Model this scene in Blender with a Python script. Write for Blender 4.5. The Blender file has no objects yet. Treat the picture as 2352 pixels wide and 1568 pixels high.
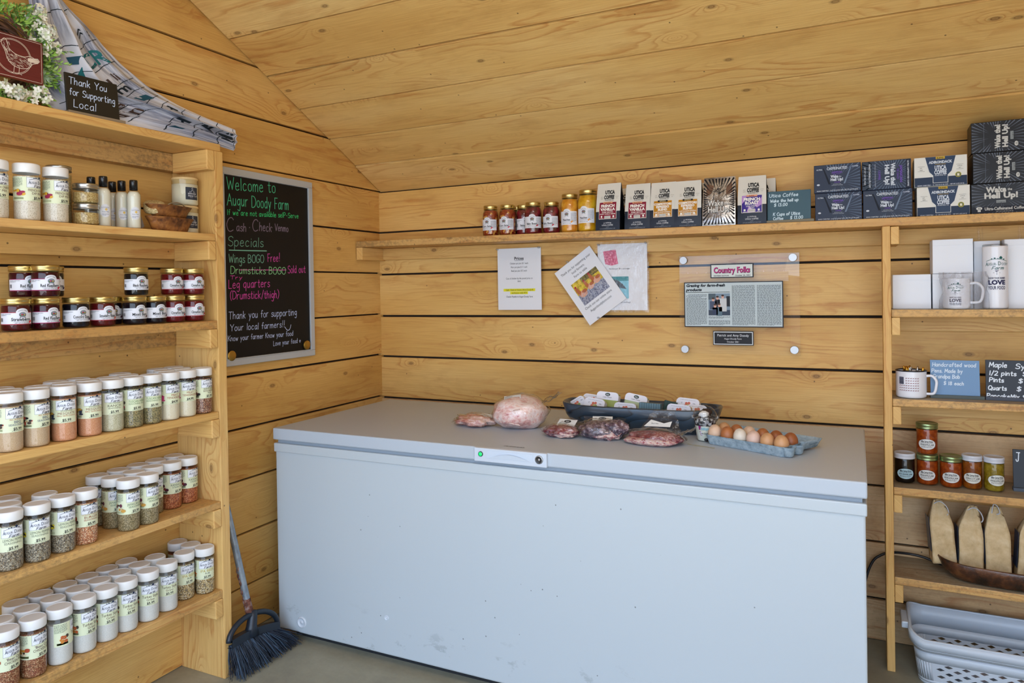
import bpy, math, random
from mathutils import Vector, Matrix, noise
random.seed(7)
C = bpy.context.scene
COL = C.collection
R = math.radians

# ---------------------------------------------------------------- camera
cd = bpy.data.cameras.new('camera')
cd.sensor_width = 36.0
cd.lens = 1642.2 / 2352 * 36
cd.shift_y = -(784 - 678.4) / 2352
cd.clip_start = 0.05
cam = bpy.data.objects.new('camera', cd)
COL.objects.link(cam)
yaw, pit, rol = -0.4494, -0.0087, -0.0164
fw = Vector((math.sin(yaw)*math.cos(pit), math.cos(yaw)*math.cos(pit), math.sin(pit)))
rt = Vector((math.cos(yaw), -math.sin(yaw), 0)); up = rt.cross(fw)
r2 = rt*math.cos(rol) + up*math.sin(rol); u2 = -rt*math.sin(rol) + up*math.cos(rol)
mw = Matrix((r2, u2, -fw)).transposed().to_4x4()
mw.translation = Vector((2.3282, -3.1844, 1.4245))
cam.matrix_world = mw
C.camera = cam

# ---------------------------------------------------------------- daylight
W = bpy.data.worlds.new('World'); C.world = W
W.use_nodes = True
wn = W.node_tree.nodes; wl = W.node_tree.links
bg = wn['Background']
tc = wn.new('ShaderNodeTexCoord'); sx = wn.new('ShaderNodeSeparateXYZ')
wr = wn.new('ShaderNodeValToRGB'); mp = wn.new('ShaderNodeMapRange')
wl.new(tc.outputs['Generated'], sx.inputs[0]); wl.new(sx.outputs['Z'], mp.inputs[0])
mp.inputs[1].default_value = -1; mp.inputs[2].default_value = 1
wl.new(mp.outputs[0], wr.inputs[0])
el = wr.color_ramp.elements
el[0].position = 0.0; el[0].color = (0.98, 1.0, 1.0, 1)       # sunlit ground outside
el[1].position = 1.0; el[1].color = (0.50, 0.74, 1.16, 1)
e = el.new(0.47); e.color = (0.86, 0.93, 1.02, 1)
e = el.new(0.53); e.color = (0.73, 0.88, 1.09, 1)
wl.new(wr.outputs[0], bg.inputs[0])
bg.inputs[1].default_value = 3.9
# added fill light above and behind the camera, not a fitting of the shed
la = bpy.data.lights.new('fill_light', 'AREA'); la.shape = 'RECTANGLE'; la.size = 1.2; la.size_y = 0.5
la.energy = 14; la.color = (1, 0.97, 0.92)
lo = bpy.data.objects.new('fill_light', la); COL.objects.link(lo)
lo.location = (2.1, -2.35, 2.62)

v = C.view_settings
v.view_transform = 'Standard'; v.look = 'None'; v.gamma = 1; v.exposure = 0.15; v.use_curve_mapping = False
C.cycles.max_bounces = 8
C.cycles.transparent_max_bounces = 16

# ---------------------------------------------------------------- materials
def lin(c):
    if isinstance(c, str):
        c = tuple(int(c[i:i+2], 16)/255 for i in (0, 2, 4))
    return tuple((x/12.92 if x <= .04045 else ((x+.055)/1.055)**2.4) for x in c)
MATS = {}
def mat(name, col='808080', rough=.5, metal=0, spec=.5, emit=0, coat=0):
    if name in MATS: return MATS[name]
    m = bpy.data.materials.new(name); m.use_nodes = True
    b = m.node_tree.nodes['Principled BSDF']
    c = (*lin(col), 1)
    b.inputs['Base Color'].default_value = c
    b.inputs['Roughness'].default_value = rough; b.inputs['Metallic'].default_value = metal
    b.inputs['Specular IOR Level'].default_value = spec
    b.inputs['Coat Weight'].default_value = coat
    if emit:
        b.inputs['Emission Color'].default_value = c; b.inputs['Emission Strength'].default_value = emit
    m.diffuse_color = c
    MATS[name] = m
    return m
def ink(c, rough=.6): return mat('ink_'+c, c, rough, spec=.25)
def nd(m, t, **kw):
    n = m.node_tree.nodes.new(t)
    for k, x in kw.items(): setattr(n, k, x)
    return n
def lk(m, a, b): m.node_tree.links.new(a, b)
def ramp(m, stops, interp='LINEAR'):
    n = nd(m, 'ShaderNodeValToRGB'); n.color_ramp.interpolation = interp
    e = n.color_ramp.elements
    while len(e) < len(stops): e.new(.5)
    for k, (p, c) in enumerate(stops):
        e[k].position = p; e[k].color = (*(lin(c) if not isinstance(c, (int, float)) else (c, c, c)), 1)
    return n
def vmath(m, op, a, b=None, c=None):
    n = nd(m, 'ShaderNodeMath', operation=op)
    for i, x in enumerate((a, b, c)):
        if x is None: continue
        if isinstance(x, (int, float)): n.inputs[i].default_value = x
        else: lk(m, x, n.inputs[i])
    return n.outputs[0]
def noisen(m, vec, scale, detail=3, rough=.5, dim='3D'):
    n = nd(m, 'ShaderNodeTexNoise', noise_dimensions=dim)
    n.inputs['Scale'].default_value = scale; n.inputs['Detail'].default_value = detail; n.inputs['Roughness'].default_value = rough
    lk(m, vec, n.inputs['Vector']); return n.outputs[0]
def mapping(m, vec, s):
    n = nd(m, 'ShaderNodeMapping'); n.inputs['Scale'].default_value = s
    lk(m, vec, n.inputs['Vector']); return n.outputs[0]
def mixc(m, f, a, b, mode='MIX'):
    n = nd(m, 'ShaderNodeMix', data_type='RGBA', blend_type=mode)
    for i, x in ((0, f), (6, a), (7, b)):
        if isinstance(x, (int, float)): n.inputs[i].default_value = x
        elif isinstance(x, tuple): n.inputs[i].default_value = (*x, 1)
        elif isinstance(x, str): n.inputs[i].default_value = (*lin(x), 1)
        else: lk(m, x, n.inputs[i])
    return n.outputs[2]
def bump(m, h, strength, dist):
    n = nd(m, 'ShaderNodeBump'); n.inputs['Strength'].default_value = strength; n.inputs['Distance'].default_value = dist
    lk(m, h, n.inputs['Height']); lk(m, n.outputs[0], m.node_tree.nodes['Principled BSDF'].inputs['Normal'])

def wood(name, light, mid, dark, knot='5A3414', dirt=0., rough=.55, rings=34., knots=True, var=.25):
    """Sawn pine: UV u runs along the board in metres, v across it."""
    m = mat(name, mid, rough)
    b = m.node_tree.nodes['Principled BSDF']
    t = nd(m, 'ShaderNodeTexCoord'); uv = t.outputs['UV']
    broad = noisen(m, mapping(m, uv, (.9, 7, 1)), 1, 2)
    fine = noisen(m, mapping(m, uv, (6, 260, 1)), 1, 3)
    sep = nd(m, 'ShaderNodeSeparateXYZ'); lk(m, uv, sep.inputs[0])
    # knots
    vo = nd(m, 'ShaderNodeTexVoronoi', voronoi_dimensions='2D'); vo.inputs['Scale'].default_value = 1
    vo.inputs['Randomness'].default_value = 1
    lk(m, mapping(m, uv, (2.6, 5.2, 1)), vo.inputs['Vector'])
    sc = nd(m, 'ShaderNodeSeparateColor'); lk(m, vo.outputs['Color'], sc.inputs[0])
    keep = vmath(m, 'GREATER_THAN', sc.outputs[0], .45)
    d = vo.outputs['Distance']
    pull = vmath(m, 'MULTIPLY', vmath(m, 'POWER', 2.718, vmath(m, 'MULTIPLY', d, -7.)), keep)
    # growth rings
    f = vmath(m, 'ADD', vmath(m, 'MULTIPLY', sep.outputs[1], rings*.55), vmath(m, 'MULTIPLY', broad, 10.))
    if knots: f = vmath(m, 'ADD', f, vmath(m, 'MULTIPLY', pull, 5.5))
    w = vmath(m, 'FRACT', f)
    wob = noisen(m, mapping(m, uv, (14, 60, 1)), 1, 2)
    w = vmath(m, 'ADD', w, vmath(m, 'MULTIPLY', vmath(m, 'SUBTRACT', wob, .5), .5))
    ring = ramp(m, [(0, 0.), (.55, .12), (.86, .9), (.97, .25), (1., 0.)]); lk(m, w, ring.inputs[0])
    patch = ramp(m, [(.42, .05), (.62, 1.)]); lk(m, noisen(m, mapping(m, uv, (1.6, 9, 1)), 1, 2), patch.inputs[0])
    rg = vmath(m, 'MULTIPLY', ring.outputs[0], patch.outputs[0])
    tone = ramp(m, [(.3, light), (.5, mid), (.72, dark)]); lk(m, noisen(m, mapping(m, uv, (.7, 3.3, 1)), 1, 3), tone.inputs[0])
    col = mixc(m, vmath(m, 'MULTIPLY', rg, .6), tone.outputs[0], mixc(m, 1., tone.outputs[0], 'CE9454', 'MULTIPLY'))
    blot = ramp(m, [(.52, 0.), (.7, 1.)]); lk(m, noisen(m, mapping(m, uv, (2.4, 6, 1)), 1, 5, .65), blot.inputs[0])
    col = mixc(m, vmath(m, 'MULTIPLY', blot.outputs[0], .32), col, mixc(m, 1., col, 'B8925E', 'MULTIPLY'))
    col = mixc(m, vmath(m, 'MULTIPLY', vmath(m, 'SUBTRACT', fine, .32), .75), col, mixc(m, 1., col, 'C08A50', 'MULTIPLY'))
    if knots:
        kr = ramp(m, [(.0, .75), (.028, .6), (.034, 1.), (.044, .5), (.07, .0)]); lk(m, vmath(m, 'ADD', d, vmath(m, 'MULTIPLY', wob, .02)), kr.inputs[0])
        keep2 = vmath(m, 'GREATER_THAN', sc.outputs[1], .62)
        col = mixc(m, vmath(m, 'MULTIPLY', vmath(m, 'MULTIPLY', kr.outputs[0], keep2), .8), col, knot)
    # nail holes and small specks
    v2 = nd(m, 'ShaderNodeTexVoronoi', voronoi_dimensions='2D'); v2.inputs['Scale'].default_value = 9
    lk(m, uv, v2.inputs['Vector'])
    sk = ramp(m, [(.018, 1.), (.034, 0.)]); lk(m, v2.outputs['Distance'], sk.inputs[0])
    s2 = nd(m, 'ShaderNodeSeparateColor'); lk(m, v2.outputs['Color'], s2.inputs[0])
    col = mixc(m, vmath(m, 'MULTIPLY', vmath(m, 'MULTIPLY', sk.outputs[0], vmath(m, 'GREATER_THAN', s2.outputs[0], .86)), .75), col, '3A2410')
    if dirt:
        dn = noisen(m, mapping(m, uv, (55, 70, 1)), 1, 4, .7)
        dm = noisen(m, mapping(m, uv, (3., 7, 1)), 1, 3)
        dr = ramp(m, [(.5, 0.), (.66, 1.)]); lk(m, vmath(m, 'ADD', vmath(m, 'MULTIPLY', dn, .62), vmath(m, 'MULTIPLY', dm, .42)), dr.inputs[0])
        col = mixc(m, vmath(m, 'MULTIPLY', dr.outputs[0], dirt), col, '6E5A3C')
    lk(m, col, b.inputs['Base Color'])
    bump(m, vmath(m, 'ADD', fine, vmath(m, 'MULTIPLY', rg, .4)), .25, .002)
    return m

def speck(name, cols, scale, rough=.6, bmp=.4):
    """Granular filling: cell colours picked from a ramp."""
    m = mat(name, cols[0], rough)
    t = nd(m, 'ShaderNodeTexCoord')
    vo = nd(m, 'ShaderNodeTexVoronoi'); vo.inputs['Scale'].default_value = scale
    lk(m, t.outputs['Object'], vo.inputs['Vector'])
    s = nd(m, 'ShaderNodeSeparateColor'); lk(m, vo.outputs['Color'], s.inputs[0])
    n = len(cols)
    r = ramp(m, [(i/n, c) for i, c in enumerate(cols)], 'CONSTANT')
    lk(m, s.outputs[0], r.inputs[0])
    lk(m, r.outputs[0], m.node_tree.nodes['Principled BSDF'].inputs['Base Color'])
    if bmp: bump(m, vo.outputs['Distance'], bmp, .002)
    return m
def mottle(name, c1, c2, c3, scale, rough=.4, b=.3, coat=0, detail=4, pos=(.35, .5, .65)):
    m = mat(name, c2, rough, coat=coat)
    t = nd(m, 'ShaderNodeTexCoord')
    n = noisen(m, t.outputs['Object'], scale, detail, .6)
    r = ramp(m, [(pos[0], c1), (pos[1], c2), (pos[2], c3)]); lk(m, n, r.inputs[0])
    lk(m, r.outputs[0], m.node_tree.nodes['Principled BSDF'].inputs['Base Color'])
    if b: bump(m, n, b, .01)
    return m
def clear(name, tint=(1, 1, 1), rough=.03, ior=1.45, base=0., wr=0.):
    """Thin clear wall (glass jar, plastic film, acrylic)."""
    m = bpy.data.materials.new(name); m.use_nodes = True; MATS[name] = m
    nt = m.node_tree; nt.nodes.remove(nt.nodes['Principled BSDF'])
    tr = nd(m, 'ShaderNodeBsdfTransparent'); tr.inputs[0].default_value = (*tint, 1)
    gl = nd(m, 'ShaderNodeBsdfGlossy'); gl.inputs['Roughness'].default_value = rough
    lw = nd(m, 'ShaderNodeLayerWeight'); lw.inputs['Blend'].default_value = .5
    mx = nd(m, 'ShaderNodeMixShader'); f0 = ((ior-1)/(ior+1))**2
    f = vmath(m, 'ADD', vmath(m, 'MULTIPLY', vmath(m, 'POWER', lw.outputs['Facing'], 4.5), .85), f0+base)
    if wr:
        t = nd(m, 'ShaderNodeTexCoord'); n = noisen(m, t.outputs['Object'], wr, 3)
        bp = nd(m, 'ShaderNodeBump'); bp.inputs['Strength'].default_value = .9; bp.inputs['Distance'].default_value = .006
        lk(m, n, bp.inputs['Height']); lk(m, bp.outputs[0], gl.inputs['Normal'])
    lk(m, f, mx.inputs[0]); lk(m, tr.outputs[0], mx.inputs[1]); lk(m, gl.outputs[0], mx.inputs[2])
    lk(m, mx.outputs[0], nt.nodes['Material Output'].inputs[0])
    return m

PINE = wood('pine_wall', 'E6C27A', 'DEB468', 'CEA256')
PINE_C = wood('pine_ceiling', 'ECCC88', 'E6C076', 'DAB066')
PINE_S = wood('pine_shelf', 'E8C684', 'E0B870', 'D0A65E', rings=60, rough=.6)
PINE_D = wood('pine_stained', 'D2AC6E', 'C69C5C', 'AA8450', dirt=.75, rings=40)
PINE_T = wood('pine_shelf_edge', 'DEB878', 'D4AA66', 'C29656', dirt=.6, rings=60)
PINE_R = wood('pine_daylit', 'DEC296', 'D2B080', 'BC9868', dirt=.2, rings=60)  # paler pine, the daylight on the lower back wall mixed into its colour
PINE_G = wood('pine_grey_top', 'B4A78C', 'A39880', '8C8470', dirt=.4, rings=60)  # grey of dirty board tops, with sky reflection mixed into the colour
CLEAR = clear('clear_plastic', (.97, .98, .98))
GLASS = clear('jar_glass', (.96, .98, .97), .02, 1.5)
FILM = clear('plastic_film', (.975, .975, .98), .2, 1.35, .05, 55)
SLEEVE = clear('page_sleeve', (.985, .985, .99), .08, 1.3, .0, 14)
ACRYL = clear('acrylic', (.985, .985, .985), .0, 1.45)
WHITE = mat('white_plastic', 'E6E6E4', .35)
GOLD = mat('gold_lid', 'CDBA7C', .33, 1)
SILVER = mat('silver_lid', 'B4B6B4', .3, 1)
STEEL = mat('brushed_steel', 'B0B2B4', .42, 1)
PAPER = mat('paper', 'E4E6EA', .6)

# ---------------------------------------------------------------- mesh builder
class MB:
    def __init__(s): s.v = []; s.f = []; s.m = []; s.uv = []; s.mats = []; s.sm = []
    def mi(s, m):
        if m not in s.mats: s.mats.append(m)
        return s.mats.index(m)
    def face(s, pts, m, uv=None, smooth=False):
        k = len(s.v); s.v += [tuple(p) for p in pts]
        s.f.append(tuple(range(k, k+len(pts)))); s.m.append(s.mi(m)); s.uv.append(uv); s.sm.append(smooth)
    def raw(s, vs, fs, m, smooth=True, uvs=None):
        k = len(s.v); s.v += [tuple(p) for p in vs]; i = s.mi(m)
        for f in fs:
            s.f.append(tuple(k+a for a in f)); s.m.append(i); s.sm.append(smooth)
            s.uv.append([uvs[a] for a in f] if uvs else None)
    def box(s, x0, x1, y0, y1, z0, z1, m, along=None, xf=None, top=None):
        if along is None:
            L = (x1-x0, y1-y0, z1-z0); along = L.index(max(L))
        ru, rv = random.uniform(0, 40), random.uniform(0, 40)
        P = [(x, y, z) for z in (z0, z1) for y in (y0, y1) for x in (x0, x1)]
        o = [a for a in (0, 1, 2) if a != along]
        fs = [(0, 2, 3, 1), (4, 5, 7, 6), (0, 1, 5, 4), (2, 6, 7, 3), (0, 4, 6, 2), (1, 3, 7, 5)]
        k = len(s.v); s.v += [tuple(xf @ Vector(p)) if xf else p for p in P]; i = s.mi(m)
        for f in fs:
            s.f.append(tuple(k+a for a in f)); s.m.append(s.mi(top) if top and f[0] == 4 and f[1] == 5 else i); s.sm.append(False)
            s.uv.append([(P[a][along]+ru + (0 if abs(P[f[0]][along]-P[f[2]][along]) > 1e-9 else P[a][o[0]]*.2), P[a][o[0]]+P[a][o[1]]+rv) for a in f])
    def lathe(s, prof, m, n=28, c=(0, 0), smooth=True, sx=1, sy=1):
        """prof: list of (r, z); consecutive points make bands. Duplicate a point for a crease."""
        vs = []
        for r, z in prof:
            for i in range(n):
                a = 2*math.pi*i/n
                vs.append((c[0]+r*sx*math.cos(a), c[1]+r*sy*math.sin(a), z))
        fs = []
        for j in range(len(prof)-1):
            if prof[j] == prof[j+1]: continue
            for i in range(n):
                i2 = (i+1) % n
                f = (j*n+i, j*n+i2, (j+1)*n+i2, (j+1)*n+i)
                if prof[j][0] < 1e-6: f = (j*n, (j+1)*n+i2, (j+1)*n+i)
                elif prof[j+1][0] < 1e-6: f = (j*n+i, j*n+i2, (j+1)*n)
                fs.append(f)
        s.raw(vs, fs, m, smooth)
    def tube(s, pts, r, m, n=8, cap=True):
        pts = [Vector(p) for p in pts]; N = len(pts)
        rs = r if isinstance(r, (list, tuple)) else [r]*N
        t0 = (pts[1]-pts[0]).normalized()
        nrm = t0.orthogonal().normalized(); vs = []
        for i, p in enumerate(pts):
            t = (pts[min(i+1, N-1)]-pts[max(i-1, 0)]).normalized()
            nrm = (nrm - t*nrm.dot(t)).normalized(); b = t.cross(nrm)
            for k in range(n):
                a = 2*math.pi*k/n
                vs.append(p + (nrm*math.cos(a) + b*math.sin(a))*rs[i])
        fs = [(i*n+k, i*n+(k+1) % n, (i+1)*n+(k+1) % n, (i+1)*n+k) for i in range(N-1) for k in range(n)]
        if cap: fs += [tuple(range(n-1, -1, -1)), tuple(range((N-1)*n, N*n))]
        s.raw(vs, fs, m)
    def grid(s, fn, nu, nv, m, smooth=True, closed=False, uvs=None):
        vs = [fn(i/nu, j/nv) for j in range(nv+1) for i in range(nu+1)]
        fs = [(j*(nu+1)+i, j*(nu+1)+i+1, (j+1)*(nu+1)+i+1, (j+1)*(nu+1)+i) for j in range(nv) for i in range(nu)]
        s.raw(vs, fs, m, smooth, [uvs(i/nu, j/nv) for j in range(nv+1) for i in range(nu+1)] if uvs else None)
    def ball(s, c, rad, m, nu=20, nv=12, fn=None):
        vs = []; c = Vector(c)
        for j in range(nv+1):
            th = math.pi*j/nv
            for i in range(nu):
                a = 2*math.pi*i/nu
                d = Vector((math.sin(th)*math.cos(a), math.sin(th)*math.sin(a), -math.cos(th)))
                k = fn(d) if fn else 1
                p = Vector((d.x*rad[0], d.y*rad[1], d.z*rad[2]))*k
                vs.append(c+p)
        fs = [(j*nu+i, j*nu+(i+1) % nu, (j+1)*nu+(i+1) % nu, (j+1)*nu+i) for j in range(nv) for i in range(nu)]
        s.raw(vs, fs, m)
    def build(s, name, parent=None, bevel=0, seg=2, weld=True, solid=0, sub=0):
        me = bpy.data.meshes.new(name)
        me.from_pydata(s.v, [], s.f)
        for m in s.mats: me.materials.append(m)
        me.polygons.foreach_set('material_index', s.m)
        me.polygons.foreach_set('use_smooth', s.sm)
        if any(u is not None for u in s.uv):
            ul = me.uv_layers.new(name='UVMap'); fl = []
            for f, u in zip(s.f, s.uv):
                for a in (u if u else [(s.v[i][0], s.v[i][1]) for i in f]): fl += [a[0], a[1]]
            ul.data.foreach_set('uv', fl)
        me.validate(); me.update()
        o = bpy.data.objects.new(name, me); COL.objects.link(o)
        if parent: o.parent = parent
        if bevel:
            b = o.modifiers.new('bevel', 'BEVEL'); b.width = bevel; b.segments = seg; b.limit_method = 'ANGLE'; b.angle_limit = R(40)
        if solid:
            b = o.modifiers.new('solid', 'SOLIDIFY'); b.thickness = solid; b.offset = 0
        if sub:
            b = o.modifiers.new('sub', 'SUBSURF'); b.levels = sub; b.render_levels = sub
        return o

def tag(o, label=None, cat=None, group=None, kind=None):
    if label: o['label'] = label
    if cat: o['category'] = cat
    if group: o['group'] = group
    if kind: o['kind'] = kind
    return o
def thing(name, label, cat, loc=(0, 0, 0), rz=0, group=None, rot=None):
    o = bpy.data.objects.new(name, None); COL.objects.link(o)
    o.empty_display_size = .05
    o.location = loc; o.rotation_euler = rot if rot else (0, 0, rz)
    return tag(o, label, cat, group)
def copy_tree(o, parent=None):
    c = o.copy(); COL.objects.link(c)
    if parent: c.parent = parent
    for ch in list(o.children): copy_tree(ch, c)
    return c

# ---------------------------------------------------------------- lettering
CH = "ABCDEFGHIJKLMNOPQRSTUVWXYZabcdefghijklmnopqrstuvwxyz0123456789$.,-!&/%:'()"
GL = {}
def make_glyphs():
    tmp = []
    for st, off in (('r', 0.), ('b', .022), ('h', .05)):
        for ch in CH:
            for k, body in ((0, ch), (1, ch+'|')):
                cu = bpy.data.curves.new('t', 'FONT'); cu.body = body; cu.size = 1; cu.offset = off; cu.resolution_u = 2; cu.fill_mode = 'FRONT'
                o = bpy.data.objects.new('t', cu); COL.objects.link(o); tmp.append((st, ch, k, o))
        cu = bpy.data.curves.new('t', 'FONT'); cu.body = '|'; cu.size = 1; cu.offset = off; cu.resolution_u = 2
        o = bpy.data.objects.new('t', cu); COL.objects.link(o); tmp.append((st, '|', 2, o))
    dg = bpy.context.evaluated_depsgraph_get(); dg.update()
    bar = {}; wid = {}
    for st, ch, k, o in tmp:
        me = o.evaluated_get(dg).to_mesh()
        xs = [v.co.x for v in me.vertices]
        if k == 0: GL[st, ch] = ([(v.co.x, v.co.y) for v in me.vertices], [tuple(p.vertices) for p in me.polygons], 0)
        elif k == 1: wid[st, ch] = max(xs)
        else: bar[st] = max(xs)
    for (st, ch), w in wid.items():
        g = GL[st, ch]; GL[st, ch] = (g[0], g[1], w-bar[st])
    for st, ch, k, o in tmp:
        cu = o.data; bpy.data.objects.remove(o); bpy.data.curves.remove(cu)
make_glyphs()

HAND = {}
for ln in """A8 0,0 4,10|4,10 8,0|1.5,4 6.5,4
B6 0,0 0,10|0,10 4,9.5 5,7.5 3,5.5 0,5|0,5 4,5 6,2.7 4,.3 0,0
C7 7,8.5 5,10 2,9 0,5 1.5,1 4,0 7,1.2
D7 0,0 0,10|0,10 4,9.5 7,6 6,2 3,0 0,0
E5 5,10 0,10|0,10 0,0|0,0 5,0|0,5 4,5
F5 5,10 0,10|0,10 0,0|0,5 4,5
G7 7,8.5 5,10 2,9 0,5 1.5,1 4,0 7,2 7,4.5|7,4.5 4,4.5
H6 0,0 0,10|6,0 6,10|0,5 6,5
I2 1,0 1,10
J6 6,10 0,10|4,10 4,2 3,0 1,0 0,2
K6 0,0 0,10|6,10 0,4.5|1.5,5.5 6,0
L5 0,10 0,0|0,0 5,0
M8 0,0 1,10|1,10 4,3|4,3 7,10|7,10 8,0
N6 0,0 0,10|0,10 6,0|6,0 6,10
O7 4,10 1,8.5 0,5 1,1.5 4,0 6.5,1.5 7.5,5 6.5,8.5 4,10
P6 0,0 0,10|0,10 4,10 6,7.5 4,5 0,4.8
Q8 4,10 1,8.5 0,5 1,1.5 4,0 6.5,1.5 7.5,5 6.5,8.5 4,10|4.5,2.5 8,-1
R6 0,0 0,10|0,10 4,10 6,7.5 4,5 0,4.8|2.5,5 6,0
S6 6,8.5 4,10 1,9 .8,6.5 3,5.3 5.5,4 5.5,1.3 3,0 0,1.2
T7 0,10 7,10|3.5,10 3.5,0
U6 0,10 0,3 2,0 4.5,.3 6,3 6,10
V7 0,10 3.5,0|3.5,0 7,10
W9 0,10 2.2,0|2.2,0 4.5,7|4.5,7 6.8,0|6.8,0 9,10
Y7 0,10 3.5,5|7,10 3.5,5|3.5,5 3.5,0
a5 4.5,5.5 2.5,6 .5,4.5 .2,2 1.5,0 3.5,1 4.5,3.5|4.5,6 4.5,1 5.3,0
b5 0,10 0,0|0,3.5 2,5.8 4.3,4.5 4.3,1.5 2.2,0 0,1.2
c5 4.3,5 2.5,6 .5,4.5 .3,1.5 2,0 4.5,1
d5 4.5,10 4.5,0|4.5,4.5 2.5,6 .4,4 .4,1.5 2.2,0 4.5,2
e5 .3,3.2 4.3,3.4|4.3,3.4 3.8,5.5 2,6 .3,4 .5,1 2.5,0 4.6,1
f4 4,9 3,10 1.8,9 1.6,6 1.6,0|0,5.5 3.5,5.5
g5 4.5,5.5 2.5,6 .4,4.5 .5,2 2,.8 4.3,2.5|4.5,6 4.5,-2 3,-4 .5,-3
h5 0,10 0,0|0,3.5 2,6 4,5 4.2,0
i1 .5,6 .5,0|.5,8 .5,8.6
j3 2,6 2,-2 1,-4 0,-3|2,8 2,8.6
k5 0,10 0,0|4,6 0,2.6|1.2,3.6 4.3,0
l1 .5,10 .5,0
m7 0,6 0,0|0,3.5 1.5,6 3,5 3,0|3,3.5 4.7,6 6.2,5 6.3,0
n5 0,6 0,0|0,3.5 2,6 4,5 4.2,0
o5 2.5,6 .6,5 .1,3 .8,.7 2.5,0 4.2,.8 4.8,3 4.2,5.2 2.5,6
p5 0,6 0,-4|0,4 2,6 4.3,5 4.4,2 2.4,0 0,1
q5 4.5,5.5 2.5,6 .4,4 .5,1.5 2,0 4.5,2|4.5,6 4.5,-4
r4 0,6 0,0|0,3.5 1.5,5.7 3.5,6
s4 4,5.2 2.2,6 .5,5 1.2,3.4 3.5,2.6 4,1 2,0 0,.8
t4 1.8,9 1.8,1 3,0 4,.6|0,6 3.8,6
u5 0,6 .2,1.5 1.8,0 4,2|4.2,6 4.2,0
v5 0,6 2.2,0|2.2,0 4.4,6
w7 0,6 1.6,0|1.6,0 3.2,5|3.2,5 4.8,0|4.8,0 6.4,6
x5 0,6 4.5,0|4.5,6 0,0
y5 0,6 2.2,1|4.5,6 1,-4
z5 0,6 4.5,6|4.5,6 0,0|0,0 4.5,0
06 3,10 .8,8 .3,5 .8,2 3,0 5,2 5.6,5 5,8 3,10
12 1,10 1,0
26 0,8 2,10 5,8.5 4.5,5.5 0,0|0,0 6,0
36 0,9 2.5,10 5,8 2.5,5.5 5.3,3 3,0 0,1
55 5,10 .8,10|.8,10 .5,6|.5,6 3,6.5 5.3,4 4.5,1 2,0 0,1
65 4.5,10 1,6 .2,2.5 2,0 4.8,1.2 4.8,4 2.5,5.3 .6,3.5
86 3,5.3 .8,7.3 2.5,10 5,8 3,5.3 .3,2.5 2.5,0 5.3,2.3 3,5.3
$6 6,8.5 4,9.5 1,8.5 1,6.3 3,5.3 5.5,4 5.5,1.6 3,.6 0,1.5|3.2,11 3,-1
.1 .4,0 .6,.5
-4 .5,4 3.5,4
*2 1,4 1.2,4.6
!2 1.4,11 1,3|.9,.2 1,.7
(3 3,11 .8,8 .3,3.5 2.5,-1.5
)3 0,11 2.2,8 2.7,3.5 .5,-1.5
/4 0,-1 4,11
<5 2.5,.5 .3,3.6 .8,5.4 2.5,4.2 4.2,5.4 4.7,3.6 2.5,.5""".split('\n'):
    HAND[ln[0]] = (float(ln[1]), [[tuple(map(float, q.split(','))) for q in st.split()] for st in ln[3:].split('|')])
def crom(p, n=4):
    if len(p) < 3: return p
    out = []
    P = [p[0]]+p+[p[-1]]
    if p[0] == p[-1]: P[0] = p[-2]; P[-1] = p[1]
    for i in range(1, len(P)-2):
        for k in range(n):
            t = k/n; a, b, c, d = P[i-1:i+3]
            out.append(tuple(.5*((2*b[j])+(-a[j]+c[j])*t+(2*a[j]-5*b[j]+4*c[j]-d[j])*t*t+(-a[j]+3*b[j]-3*c[j]+d[j])*t**3) for j in range(len(b))))
    out.append(p[-1]); return out

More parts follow.
